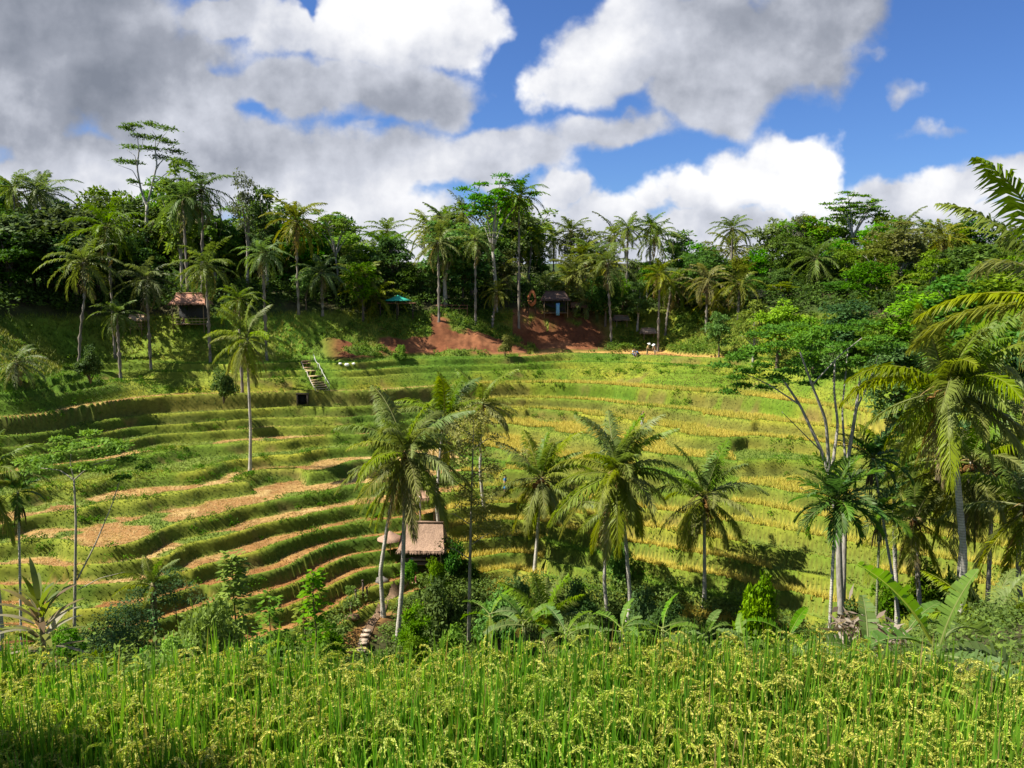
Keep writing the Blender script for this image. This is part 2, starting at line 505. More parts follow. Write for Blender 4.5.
GREENS = {  # (dark leaf, light leaf)
    "deep": ((.032, .080, .014), (.075, .145, .020)),
    "mid": ((.050, .115, .013), (.120, .215, .022)),
    "olive": ((.075, .115, .016), (.155, .19, .030)),
    "bright": ((.070, .155, .014), (.160, .275, .025)),
    "pale": ((.13, .17, .025), (.26, .29, .04)),
    "lime": ((.10, .22, .012), (.21, .37, .022)),
    "dusty": ((.070, .090, .050), (.130, .150, .085)),
}


def broadleaf(seed, tone, H=10.0, Rc=3.4, nc=46, nl=85, leaf=0.42, base=0.30, open_=0.0, pale=False):
    """(wood mesh, crown mesh) of a spreading tree, height H"""
    R = np.random.default_rng(seed); lo, hi = GREENS[tone]
    w_, l_ = Buf(), Buf()
    bark = np.array([.30, .27, .22]) if pale else np.array([.11, .085, .06])
    zc = H * (base + 1) / 2 * 0.98; hz = H * (1 - base) / 2
    d = rdir(R, nc); rr = R.random(nc) ** 0.4
    lump = 0.75 + 0.5 * vnoise(d[:, 0] * 2 + 9, d[:, 1] * 2 + d[:, 2] * 3, seed)
    C = d * (rr * lump)[:, None] * np.array([Rc, Rc, hz]) * 0.86 + np.array([0, 0, zc])
    C[:, 2] = np.clip(C[:, 2], H * 0.12, H - 0.4)
    r = Rc * (0.20 + 0.20 * R.random(nc))[:, None] * np.array([1, 1, 0.72])
    clump_leaves(l_, R, C, r, nl, leaf, lo, hi)
    top = np.array([R.normal() * .3, R.normal() * .3, zc + hz * 0.3])
    tube(w_, path([(0, 0, -0.6), (0.1, 0, H * .2), (top[0] * .6, top[1] * .6, H * .45), top], 9), np.linspace(0.024 * H, 0.05, 9), bark, 7)
    for c in C[:: 4]:
        s = np.array([top[0] * .5, top[1] * .5, H * (0.22 + 0.3 * R.random())])
        m = (s + c) / 2 + np.array([0, 0, 0.5])
        tube(w_, bez(s, m, c, 6), np.linspace(0.009 * H, 0.02, 6), bark, 5)
    return w_, l_


def flat_tree(seed, tone="deep", H=16.0, Rc=4.5, nl=150, leaf=0.33, start=0.45):
    """tall tree with pale limbs and flat layered foliage"""
    R = np.random.default_rng(seed); lo, hi = GREENS[tone]
    w_, l_ = Buf(), Buf(); bark = np.array([.30, .28, .24])
    lean = R.normal(size=2) * 0.5
    fork = np.array([lean[0], lean[1], H * start])
    tube(w_, path([(0, 0, -.8), (lean[0] * .3, lean[1] * .3, H * .25), fork], 8), np.linspace(.018 * H, .011 * H, 8), bark, 7)
    C, Rr = [], []
    nlimb = 8
    for k in range(nlimb):
        a = k * 2 * PI / nlimb + R.normal() * .3
        reach = Rc * (0.35 + 0.65 * R.random()); zt = H * (0.72 + 0.27 * R.random()) - 0.10 * reach
        tip = fork * [1, 1, 0] + [math.cos(a) * reach, math.sin(a) * reach, zt]
        mid = lerp(fork, tip, .5) + [math.cos(a) * -.2 * reach, math.sin(a) * -.2 * reach, .12 * H * R.random()]
        tube(w_, bez(fork, mid, tip, 8), np.linspace(.0085 * H, .02, 8), bark, 5)
        for j in range(4):
            t = 0.62 + 0.13 * j
            c = (1 - t) ** 2 * fork + 2 * t * (1 - t) * mid + t * t * tip
            side = np.array([R.normal() * .7, R.normal() * .7, .25 + R.random() * .35]) * Rc * .3
            c2 = c + side
            tube(w_, bez(c, (c + c2) / 2 + [0, 0, .2], c2, 4), [.045, .035, .025, .015], bark, 4)
            C.append(c2); Rr.append(np.array([1, 1, .10]) * Rc * (.17 + .16 * R.random()))
    clump_leaves(l_, R, np.array(C), np.array(Rr), nl, leaf, lo, hi, up=1.2, hang=.05, shell=.15)
    return w_, l_


def bush(seed, tone, Rx=1.0, Hh=1.3, nc=16, nl=70, leaf=0.16):
    R = np.random.default_rng(seed); lo, hi = GREENS[tone]
    w_, l_ = Buf(), Buf()
    d = rdir(R, nc); d[:, 2] = np.abs(d[:, 2])
    C = d * (R.random(nc) ** .5)[:, None] * np.array([Rx, Rx, Hh]) * .8 + [0, 0, .15 * Hh]
    r = Rx * (.22 + .2 * R.random(nc))[:, None] * np.array([1, 1, .8])
    clump_leaves(l_, R, C, r, nl, leaf, lo, hi)
    for c in C[::3]:
        tube(w_, bez((0, 0, -.2), (c[0] * .3, c[1] * .3, c[2] * .6), c, 5), np.linspace(.035, .01, 5), (.12, .09, .06), 4)
    return w_, l_


def frond(b, R, Lf, elev, droop, n=46, leaf=0.85, wid=0.05, col=None, yaw=0.0, sag=0.55, dry=0.0, vee=.35, origin=(0, 0, 0), az=0.0):
    """feathered palm leaf going out along +X then turned by az; n leaflets each side"""
    ns = 14; s = np.linspace(0, 1, ns)
    ang = elev - droop * s ** 1.35
    ds = Lf / (ns - 1)
    X = np.concatenate([[0], np.cumsum(np.cos(ang[:-1]) * ds)]); Z = np.concatenate([[0], np.cumsum(np.sin(ang[:-1]) * ds)])
    Yv = yaw * Lf * s ** 2
    A = np.stack([X, Yv, Z], 1)
    g = np.array([.10, .15, .025]) if col is None else np.asarray(col)
    rach = lerp(np.array([.20, .22, .06]), np.array([.26, .18, .08]), dry)
    t = np.linspace(0.14, 0.995, n) ** 0.95
    t = np.clip(t + R.normal(size=n) * .004, .1, .999)
    P = np.stack([np.interp(t, s, A[:, k]) for k in range(3)], 1)
    T = unit(np.stack([np.interp(t, s, np.gradient(A[:, k])) for k in range(3)], 1))
    side0 = unit(np.cross(T, np.array([0, 0, 1.0]) + 0 * T)); up0 = unit(np.cross(side0, T))
    prof = np.sin(PI * np.clip(t * .86 + .10, 0, 1)) ** .6
    Vs, Fs, Cs, n0 = [], [], [], 0
    for sgn in (-1, 1):
        keep = R.random(n) > 0.03 + 0.25 * dry
        ln = leaf * prof * (0.85 + .3 * R.random(n)) * keep
        D = unit(side0 * sgn * (.85 - .45 * t[:, None]) + T * (.45 + .5 * t[:, None]) + up0 * vee + R.normal(size=(n, 3)) * .09)
        sg = sag * (0.7 + .6 * R.random(n))[:, None]
        m1 = P + D * ln[:, None] * .5 + np.array([0, 0, -1]) * ln[:, None] * sg * .18
        e1 = P + unit(D + np.array([0, 0, -1]) * sg * 1.2) * ln[:, None] * .62 + D * ln[:, None] * .34
        e1[:, 2] -= ln * sg[:, 0] * .12
        wv = unit(T + up0 * .25 * sgn) * wid / 2
        V = np.stack([P - wv * .6, P + wv * .6, m1 - wv, m1 + wv, e1], 1).reshape(-1, 3)
        k = np.arange(n)[:, None] * 5
        c = g * (.8 + .45 * R.random((n, 1))) * (1 + .25 * (t[:, None] - .3) * np.array([1.2, .8, .3]))
        c = lerp(c, np.array([.26, .19, .085]) * (.7 + .6 * R.random((n, 1))), np.clip(dry + .5 * dry * R.normal(size=(n, 1)), 0, 1))
        Vs.append(V); Cs.append(np.repeat(c, 5, 0)); Fs.append((k + [[0, 1, 3, 2]] + n0, k + [[2, 3, 4]] + n0)); n0 += len(V)
    bb = Buf()
    bb.add(np.concatenate(Vs), [Fs[0][0], Fs[0][1], Fs[1][0], Fs[1][1]], np.concatenate(Cs))
    tube(bb, A, np.linspace(.055, .008, ns) * (Lf / 4.3), rach, 4)
    ca, sa = math.cos(az), math.sin(az)
    for V, C in zip(bb.V, bb.C):
        pass
    V = np.concatenate(bb.V)
    V = np.stack([V[:, 0] * ca - V[:, 1] * sa, V[:, 0] * sa + V[:, 1] * ca, V[:, 2]], 1) + np.asarray(origin, float)
    b.add(V, bb.F, np.concatenate(bb.C))


def palm_crown_far(seed, n=18, Lf=3.6, col=(.085, .125, .022), dry=2, leaf=.8):
    R = np.random.default_rng(seed); b = Buf()
    for k in range(n):
        q = (k + .5) / n
        el = lerp(1.35, -1.05, q ** .85) + R.normal() * .1
        frond(b, R, Lf * (.85 + .25 * R.random()) * (.8 if q < .12 else 1), el, .85 + .6 * R.random(), 26, leaf, .12,
              np.asarray(col) * (.75 + .5 * R.random()) * lerp(np.ones(3), np.array([1.3, 1.12, .9]), q), R.normal() * .06, .7,
              .75 if k >= n - dry else 0, origin=(0, 0, 0), az=k * 2.4 + R.normal() * .2)
    C = rdir(R, 9) * [.25, .25, .12] - [0, 0, .25]
    for c in C:
        tube(b, [c - [0, 0, .14], c - [0, 0, .08], c + [0, 0, .08], c + [0, 0, .14]], [.04, .12, .12, .04], (.13, .12, .035), 5)
    return b


def palm_trunk(pts, r0, r1, n=26, seed=0, col=(.40, .37, .31)):
    R = np.random.default_rng(seed); b = Buf()
    P = path(pts, n); s = np.linspace(0, 1, n)
    rad = lerp(r0, r1, s ** .6) + .45 * r0 * np.exp(-s * 16) + .012 * (np.arange(n) % 2) + R.normal(size=n) * .004
    c = np.asarray(col) * (.8 + .4 * R.random((n, 1)))
    tube(b, P, rad, c, 9)
    return b


# -------- fronds shared by the coconut palms near the camera: by how high they stand
FROND_EL = [1.42, 1.15, .85, .5, .15, -.25, -.65, -1.0]
FRONDS = []
for k, el in enumerate(FROND_EL):
    row = []
    for j in range(3):
        R = np.random.default_rng(500 + 10 * k + j)
        b = Buf()
        q = k / 7
        frond(b, R, 4.3 * (.86 if k == 0 else 1) * (.92 + .16 * R.random()), el + R.normal() * .06, [.55, .85, 1.05, 1.15, 1.1, .95, .75, .45][k] + R.normal() * .1, 66, 1.0, .098,
              lerp(np.array([.085, .145, .016]), np.array([.185, .205, .032]), q * .8 + .2 * R.random()), R.normal() * .09, .75 + .3 * q, .0, .35 - .25 * q)
        row.append(b.mesh("frond", M_PALM))
    FRONDS.append(row)
DRYF = []
for j in range(2):
    R = np.random.default_rng(640 + j); b = Buf()
    frond(b, R, 3.6, -1.15, .35, 46, .8, .055, (.2, .16, .06), R.normal() * .1, 1.2, .85, .1)
    DRYF.append(b.mesh("dry_frond", M_PALM))
_b = Buf(); R = np.random.default_rng(77)
for c in rdir(R, 11) * [.36, .36, .2] - [0, 0, .35]:
    tube(_b, [c - [0, 0, .17], c - [0, 0, .12], c, c + [0, 0, .12], c + [0, 0, .17]], [.03, .11, .14, .11, .03], np.array([.20, .105, .03]) * (.5 + .7 * R.random()), 7)
for k in range(7):
    a = R.random() * 6.28; tube(_b, bez((0, 0, .1), (math.cos(a) * .3, math.sin(a) * .3, .25), (math.cos(a) * .75, math.sin(a) * .75, -.35), 5), [.03, .025, .02, .015, .01], (.22, .16, .06), 4)
COCOS = _b.mesh("coconut_bunch", M_PALMBARK, True)


def coconut_palm(label, u, v, Y, crown_uv, group="coconut palms standing in the valley", dYc=0.0, n=24, size=1.0, seed=1, bend=None, dry=2, low=1.0, tilt=(0, 0), r0=.17, base_z=None, name="coconut_palm", cocos=True):
    """trunk from the ground under pixel u (distance Y) to the crown at pixel crown_uv; every frond is a part"""
    R = np.random.default_rng(seed)
    wind = R.random() * 6.28; wk = .15 + .35 * R.random(); tilt = (tilt[0] + R.normal() * .07, tilt[1] + R.normal() * .07)
    p = at(u, v, Y); z0 = float(gz(p[0], Y)) if base_z is None else base_z
    c = at(crown_uv[0], crown_uv[1], Y + dYc)
    base = np.array([p[0], Y, z0])
    root = thing(name, label, "palm tree", base, 0, group)
    d = c - base
    b_ = bend if bend is not None else (R.normal() * .03, R.normal() * .03)
    tr = palm_trunk([(0, 0, -.4), (d[0] * .25 - b_[0] * d[2], d[1] * .25 - b_[1] * d[2], d[2] * .33), (d[0] * .62 - b_[0] * d[2] * .6, d[1] * .62, d[2] * .68), d], r0, r0 * .62, 34, seed)
    link("trunk", tr.mesh("palm_trunk", M_PALMBARK, True), root)
    for k in range(n):
        q = (k + .4) / n
        i = int(np.clip(round(q ** .85 * 7 * low + R.normal() * .35), 0, 7))
        f = link("frond", FRONDS[i][R.integers(3)], root, d + [0, 0, -.25 * q], (R.normal() * .12 + tilt[0], R.normal() * .06 + tilt[1], k * 2.399 + wk * math.sin(k * 2.399 - wind) + R.normal() * .22), size * (.82 + .3 * R.random()))
    for k in range(dry + 1):
        link("dry_frond", DRYF[k % 2], root, d + [0, 0, -.35], (0, 0, R.random() * 6.28), size * (.8 + .3 * R.random()))
    if cocos:
        link("coconut_bunch", COCOS, root, d + [0, 0, -.1], (0, 0, R.random() * 6), size * 1.45)
    return root


AFRONDS = []
for k, el in enumerate([1.35, 1.0, .65, .3, -.1, -.55]):
    R = np.random.default_rng(660 + k); b = Buf()
    frond(b, R, 1.9, el, .75 + .1 * k, 30, .62, .085, (.055, .125, .018), R.normal() * .08, .35, .0, .3)
    AFRONDS.append(b.mesh("betel_frond", M_PALM))


# -------- bananas
def banana_leaf(seed, Lf, elev, droop, wid=.55, col=(.10, .19, .02)):
    R = np.random.default_rng(seed); b = Buf(); ns = 26
    s = np.linspace(0, 1, ns); ang = elev - droop * s ** 1.3; ds = Lf / (ns - 1)
    X = np.concatenate([[0], np.cumsum(np.cos(ang[:-1]) * ds)]); Z = np.concatenate([[0], np.cumsum(np.sin(ang[:-1]) * ds)])
    A = np.stack([X, R.normal() * .1 * s ** 2 * Lf, Z], 1)
    T = unit(np.gradient(A, axis=0)); sd = unit(np.cross(T, [0, 0, 1.0])); up = np.cross(sd, T)
    w_ = wid * np.where(s < .18, 0.06, np.sin(PI * np.clip((s - .16) / .86, 0, 1)) ** .55) * .5
    tear = R.random((2, ns)) < .34
    for k, sg in enumerate((-1, 1)):
        for i in range(4, ns - 1):
            g = .72 if tear[k, i] else 1.0
            drop = R.normal() * .16
            p0, p1 = A[i], A[i + 1]
            e0 = p0 + sd[i] * sg * w_[i] + up[i] * (w_[i] * .35 + drop * w_[i])
            e1 = lerp(p0, p1, g) + sd[i + 1] * sg * w_[i + 1] * (.97 if g < 1 else 1) + up[i + 1] * (w_[i + 1] * .35 + drop * w_[i])
            b.add([p0, p1, e1, e0], np.array([[0, 1, 2, 3]]), np.asarray(col) * (.85 + .3 * R.random()))
    tube(b, A, np.linspace(.045, .008, ns), (.22, .27, .07), 5)
    return b


BLEAF = [banana_leaf(900 + k, Lf, el, dr, wd, cl).mesh("leaf", M_BANANA) for k, (Lf, el, dr, wd, cl) in enumerate([
    (2.3, 1.35, .5, .50, (.11, .21, .022)), (2.4, 1.05, .8, .58, (.10, .20, .02)), (2.4, .75, 1.0, .60, (.09, .17, .02)), (2.2, .4, 1.1, .56, (.085, .155, .02)), (2.1, .0, 1.0, .5, (.10, .15, .025)), (1.8, -.6, .7, .42, (.22, .17, .06))])]


def banana(label, u, v, Y, seed=0, leaves=7, size=1.0, azs=None):
    R = np.random.default_rng(seed); a = at(u, v, Y); x, y = a[0], Y; z0 = float(gz(x, y)); H = max(a[2] - z0, .3)
    root = thing("banana_plant", label, "banana plant", (x, y, z0), 0, "banana plants along the valley edge of the rice")
    b = Buf(); tube(b, path([(0, 0, -.2), (.05, 0, H * .5), (.0, .05, H)], 7), np.linspace(.13, .06, 7), (.17, .19, .07), 8)
    link("stem", b.mesh("banana_stem", M_PALMBARK, True), root)
    for k in range(leaves):
        i = [3, 2, 4, 1, 3, 2, 5, 0, 4][k % 9] if R.random() > .25 else R.integers(1, 5)
        az = azs[k] if azs is not None and k < len(azs) else k * 2.4 + R.normal() * .3
        link("leaf", BLEAF[i], root, (0, 0, H - .04 * k), (R.normal() * .25, R.normal() * .12, az), size * (.85 + .3 * R.random()))
    return root


def wood_and_leaves(name, label, cat, wl, loc, group=None, rz=0.0, scale=1.0, wood="trunk", leaves="crown", mat=None):
    root = thing(name, label, cat, loc, rz, group, scale)
    if wl[0] is not None: link(wood, wl[0], root)
    link(leaves, wl[1], root)
    return root


def meshes(wl, nm="tree"):
    top = float(np.percentile(np.concatenate(wl[1].V)[:, 2], 99.7))
    return wl[0].mesh(nm + "_wood", M_BARK, True), wl[1].mesh(nm + "_leaves", M_LEAF), top


# ------------------------------------------------------------------ crops and grass on the terraces
def tufts(b, R, x, y, h, nb, wid, lean, col, colv=.35, droop=0.0):
    """nb narrow blades at every point: one triangle each"""
    n = len(x); z = gz(x, y) - .03
    for k in range(nb):
        a = R.random(n) * 6.283; r = R.random(n) * lean * h * .5
        bx = x + np.cos(a) * r * .35; by = y + np.sin(a) * r * .35
        hh = h * (.6 + .7 * R.random(n)); ln = lean * (.3 + R.random(n)) * hh
        a2 = R.random(n) * 6.283
        wx, wy = np.cos(a2) * wid / 2, np.sin(a2) * wid / 2
        V = np.stack([np.stack([bx - wx, by - wy, z], 1), np.stack([bx + wx, by + wy, z], 1),
                      np.stack([bx + np.cos(a) * ln, by + np.sin(a) * ln, z + hh], 1)], 1)
        c = col * (1 + colv * (R.random((n, 1)) - .5))
        b.add(V.reshape(-1, 3), np.arange(n * 3).reshape(-1, 3), np.repeat(c, 3, 0))


R = np.random.default_rng(11)
NP = 460000
tx = R.uniform(-76, 76, NP); ty = R.uniform(47, 119, NP)
inview = np.abs(tx / ty) < .70
tx, ty = tx[inview], ty[inview]
tm = near(GMASK, tx, ty); tb = near(GBANK, tx, ty); tu = near(GBUND, tx, ty); tcp = near(GCROP, tx, ty)
terr = (tm > .6)
ontread = terr & (tb < .18) & (tu < .45)
onbank = terr & ~ontread
nz1 = fbm(tx / 5, ty / 5, 121, 3); nz2 = fbm(tx / 6, ty / 6, 201, 3)
sel = R.random(len(tx))
b = Buf()                                             # grass on the banks and bunds
m = onbank & (fbm(tx / 5, ty / 2.5, 121, 3) + .1 * sel < np.where(sel < .4, .5, .27)) & (sel < .9)
h = .07 + .10 * sel[m] + .3 * np.clip(nz2[m], 0, 1)
gc = lerp(np.array([.068, .138, .010]), np.array([.190, .220, .021]), np.clip(.5 + 2.2 * nz2[m] + .25 * R.normal(size=m.sum()), 0, 1)[:, None])
gc = gc * lerp(np.array([.70, .85, .9]), np.array([1.25, 1.12, 1.0]), _hash(near(GLEV, tx[m], ty[m]) * 1.0, near(GSEC, tx[m], ty[m]), 55)[:, None])
core = (np.clip(tb[m] * 1.3 - .3, 0, 1) * (1 - np.clip(tu[m], 0, 1)))[:, None]           # upright part of a bank: tufts tinted darker, standing in for the shadow line
riser_shade = np.where((tx[m] > -3)[:, None], np.array([.095, .088, .018]), np.array([.045, .080, .010])) * (.75 + .5 * R.random((m.sum(), 1)))
gc = lerp(gc, riser_shade, core * .8)
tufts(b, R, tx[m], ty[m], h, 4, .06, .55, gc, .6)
m = terr & ontread & (tcp == 3) & (sel < .5)
tufts(b, R, tx[m], ty[m], .15 + .15 * sel[m], 3, .08, .6, lerp(np.array([.075, .14, .012]), np.array([.195, .205, .025]), np.clip(.5 + 2 * nz2[m], 0, 1)[:, None]), .4)
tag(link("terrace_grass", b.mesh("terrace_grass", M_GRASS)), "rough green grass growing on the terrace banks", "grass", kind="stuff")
b = Buf()                                             # darker weeds in clumps on the banks
m = onbank & (fbm(tx / 7, ty / 3, 221, 3) > .10) & (sel < .045)
C = np.stack([tx[m], ty[m], gz(tx[m], ty[m]) + .12], 1); sz_ = (.5 + .9 * R.random((len(C), 1)))
clump_leaves(b, R, C, np.ones((len(C), 1)) * [.42, .35, .30] * sz_, 34, .15, (.035, .085, .012), (.10, .19, .02), bright=.5)
tag(link("terrace_weeds", b.mesh("terrace_weeds", M_LEAF)), "dark leafy weeds growing in clumps on the terrace banks", "weeds", kind="stuff")
b = Buf()
m = ontread & (tcp == 1)
gcol = lerp(np.array([.42, .335, .05]), np.array([.27, .265, .03]), np.clip(.45 + 2.2 * nz2[m] + .3 * R.normal(size=m.sum()), 0, 1)[:, None])
tufts(b, R, tx[m], ty[m], .36 + .2 * sel[m], 5, .075, .4, gcol, .4)
tag(link("ripe_rice_crop", b.mesh("ripe_rice_crop", M_GRASS)), "golden ripe rice standing on the terraces", "rice", kind="stuff")
b = Buf()
m = ontread & (tcp == 0)
tufts(b, R, tx[m], ty[m], .28 + .15 * sel[m], 4, .07, .35, lerp(np.array([.10, .21, .012]), np.array([.18, .27, .022]), np.clip(.5 + 2.0 * nz2[m], 0, 1)[:, None]), .35)
tag(link("young_rice_crop", b.mesh("young_rice_crop", M_GRASS)), "bright green young rice standing on the terraces", "rice", kind="stuff")
b = Buf()
m = ontread & ((tcp == 2) | (tcp == 4)) & (sel < .55)
tufts(b, R, tx[m], ty[m], .10 + .14 * sel[m], 3, .07, 1.6, lerp(np.ones((m.sum(), 3)), np.array([[.80, .66, .58]]), sstep(-20.0, -21.2, near(GH0, tx[m], ty[m]))[:, None]) * lerp(np.array([.42, .30, .12]), np.array([.28, .155, .058]), np.clip(.5 + 2.4 * nz2[m] + .2 * R.normal(size=m.sum()), 0, 1)[:, None]), .5)
tag(link("rice_stubble", b.mesh("rice_stubble", M_GRASS)), "dry tan stubble left on harvested terraces", "stubble", kind="stuff")

def solve_ground(u, v, lo=50, hi=125):
    ys = np.linspace(lo, hi, 900); d = ray(u, v); X = d[0] / d[1] * ys; Z = d[2] / d[1] * ys
    k = np.argmax(gz(X, ys) > Z); return np.array([X[k], ys[k], float(gz(X[k], ys[k]))])


PATH = path([(q[0], q[1], 0) for q in [solve_ground(u, v, 42) for u, v in ((361, 654), (364, 640), (372, 622), (388, 600), (400, 585), (416, 572))]], 40)
# low growth on the valley floor, the near slope and the bank under the forest
R = np.random.default_rng(12)
b = Buf()
P0 = []
x = np.concatenate([R.uniform(-50, 50, 8000), R.uniform(-40, 40, 11000), R.uniform(3.9, 14, 450)]); y = np.concatenate([R.uniform(15, 52, 8000), R.uniform(36, 66, 11000), R.uniform(8.6, 13, 450)])
ok = (np.abs(x / y) < .85) & ((near(GMASK, x, y) < .5) | ((near(GH0, x, y) < -25.1) & (y < 67))) & (fbm(x / 4, y / 4, 301, 2) + .25 * R.random(len(x)) + .5 * (y > 36) > -.02)
ok &= ~((x > 4) & (y < 27) & (R.random(len(x)) < .6))
ok &= (np.min((x[:, None] - PATH[None, :, 0]) ** 2 + (y[:, None] - PATH[None, :, 1] + .6) ** 2, axis=1) > 1.7)
x, y = x[ok], y[ok]
C = np.stack([x, y, gz(x, y) + .25 + .3 * R.random(len(x))], 1)
kn = y < 32
C[:, 2] += np.where(y > 36, .5 * R.random(len(x)), 0)
for kk, nl_, sz_ in ((y < 15, 90, .07), ((y >= 15) & kn, 60, .13), (~kn, 34, .22)):
    clump_leaves(b, R, C[kk], (np.ones((kk.sum(), 1)) * [.75, .75, .6]) * (.45 if sz_ < .1 else 1) * (.5 + .9 * R.random((kk.sum(), 1))), nl_, sz_, *(((.03, .07, .01), (.085, .155, .018)) if sz_ < .1 else ((.045, .11, .012), (.15, .25, .022))), bright=.5)
tag(link("valley_undergrowth", b.mesh("valley_undergrowth", M_LEAF)), "tangled green undergrowth on the valley floor", "undergrowth", kind="stuff")
b = Buf()
x = R.uniform(-115, 120, 34000); y = R.uniform(70, 165, 34000)
h0_ = near(GH0, x, y); pu_ = x / y
bk = (h0_ > -9.7) & (near(GMASK, x, y) < .3)
redz = near(redm, x, y)
inbank = bk & (h0_ < -3.9) & (redz < .3) & (R.random(len(x)) < np.where(pu_ < -.21, np.where(fbm(x / 5, y / 5, 311, 2) > .12, .5, .04), np.where(fbm(x / 5, y / 5, 311, 2) > -.02, .95, .30)))
forest = bk & (h0_ >= -3.9) & (R.random(len(x)) < .6)
for mk, rr, hz_, nl, sz, lo, hi in ((inbank, .55, .35, 30, .28, (.035, .085, .012), (.12, .19, .022)), (forest, 1.3, 1.1, 34, .42, (.022, .05, .012), (.075, .13, .02))):
    C = np.stack([x[mk], y[mk], gz(x[mk], y[mk]) + hz_ * .5 * (1 + R.random(mk.sum()))], 1)
    s_ = .5 + .9 * R.random((len(C), 1))
    clump_leaves(b, R, C, (np.ones((len(C), 1)) * [rr, rr, hz_]) * s_, nl, sz, lo, hi, bright=.5)
tag(link("forest_undergrowth", b.mesh("forest_undergrowth", M_LEAF)), "low dense growth on the bank and under the forest trees", "undergrowth", kind="stuff")

# grass of the bank under the forest
b = Buf()
x = R.uniform(-110, 100, 150000); y = R.uniform(76, 130, 150000)
h0_ = near(GH0, x, y)
mk = (h0_ > -10.1) & (h0_ < -3.8) & (near(GMASK, x, y) < .4) & (near(redm, x, y) < .3)
x, y = x[mk], y[mk]
tufts(b, R, x, y, .3 + .3 * R.random(len(x)), 3, .1, .6, lerp(np.array([.085, .15, .012]), np.array([.235, .245, .03]), np.clip(.5 + 2.4 * fbm(x / 6, y / 6, 331, 3), 0, 1)[:, None]), .5)
tag(link("bank_grass", b.mesh("bank_grass", M_GRASS)), "long grass on the bank between forest and terraces", "grass", kind="stuff")
# ------------------------------------------------------------------ the rice field in front of the camera
def rice_hill(seed):
    R = np.random.default_rng(seed); b = Buf()
    for k in range(19):                                   # leaf blades
        a = R.random() * 6.283; H = .80 + .46 * R.random(); ln = .03 + .15 * R.random() ** 1.6; wd = .018 + .012 * R.random()
        s = np.array([0, .35, .65, .85, 1.0]); ca, sa = math.cos(a), math.sin(a)
        r = .05 * R.random() + ln * s ** 2.2; zz = H * (s - (.22 * s ** 4 if R.random() < .25 else .03 * s ** 3))
        ctr = np.stack([r * ca, r * sa, zz], 1)
        a2 = a + 1.57 + R.normal() * .7; w_ = np.array([.8, 1, .95, .6, .05]) * wd / 2
        V = np.stack([ctr - np.stack([np.cos(a2) * w_, np.sin(a2) * w_, 0 * w_], 1), ctr + np.stack([np.cos(a2) * w_, np.sin(a2) * w_, 0 * w_], 1)], 1).reshape(-1, 3)
        i = np.arange(4)[:, None] * 2
        c = lerp(np.array([.045, .135, .010]), np.array([.16, .29, .020]), R.random())
        cv = c[None] * np.array([.9, .95, 1, 1.1, 1.3])[:, None]
        if R.random() < .06: cv = np.array([[.26, .19, .08]]) * np.ones((5, 1))
        b.add(V, i + [[0, 1, 3, 2]], np.repeat(cv, 2, 0))
    for k in range(5):                                    # panicles: bowed stems hung with grains
        a = R.random() * 6.283; ca, sa = math.cos(a), math.sin(a)
        H = .66 + .2 * R.random(); L_ = .34 + .09 * R.random(); bow = 1.9 + 0.9 * R.random()
        n = 11; s = np.linspace(0, 1, n); ang = 1.45 - bow * s ** 1.2
        r = np.cumsum(np.cos(ang)) * L_ / n; zz = np.cumsum(np.sin(ang)) * L_ / n
        r0 = .05 + .08 * R.random()
        A = np.stack([(r0 + r) * ca, (r0 + r) * sa, H + zz], 1)
        tube(b, np.concatenate([[[0, 0, 0], [r0 * .6 * ca, r0 * .6 * sa, H * .6]], A]), np.concatenate([[.004, .0035], np.linspace(.003, .0012, n)]), (.15, .19, .035), 3, False)
        ng = 84
        t = .12 + .88 * R.random(ng)
        P = np.stack([np.interp(t, s, A[:, q]) for q in range(3)], 1) + R.normal(size=(ng, 3)) * .0048
        P[:, 2] -= .012 * R.random(ng)
        T = np.stack([np.interp(t, s, np.gradient(A[:, q])) for q in range(3)], 1)
        D = unit(unit(T) + R.normal(size=(ng, 3)) * .28 + [0, 0, -.35])
        tone = np.clip(.5 + .3 * R.normal(), 0, 1)
        col = lerp(np.array([.38, .45, .05]), np.array([.56, .50, .13]), tone) * (.8 + .4 * R.random((ng, 1)))
        leaf_quads(b, P, D, unit(R.normal(size=(ng, 3)) + [0, -.4, .4]), np.full(ng, .025), np.full(ng, .0095), col)
    return b


HILLS = [rice_hill(40 + k) for k in range(10)]
HV = [np.concatenate(h.V) for h in HILLS]; HC = [np.concatenate(h.C) for h in HILLS]; HF = [h.F for h in HILLS]
R = np.random.default_rng(5)
sp = .19
xs, ys = np.meshgrid(np.arange(-12.5, 12.6, sp), np.arange(4.3, 8.3, sp))
xs = (xs + R.normal(size=xs.shape) * .035).ravel(); ys = (ys + R.normal(size=ys.shape) * .035).ravel()
edge = 7.95 + .3 * fbm(xs / 1.8, xs * 0 + 3, 401, 3) - .25 * sstep(-2, -5, xs) - .45 * sstep(3.8, 4.8, xs)
k = (ys < edge)
xs, ys = xs[k], ys[k]
b = Buf()
which = R.integers(0, 10, len(xs)); rot = R.random(len(xs)) * 6.283
hgt = (1 + .34 * fbm(xs / 1.3, ys / 1.3, 403, 2) + .16 * (R.random(len(xs)) - .5))
ripe = np.clip(.5 + 1.6 * fbm(xs / 2.0, ys / 2.0, 407, 2), 0, 1)
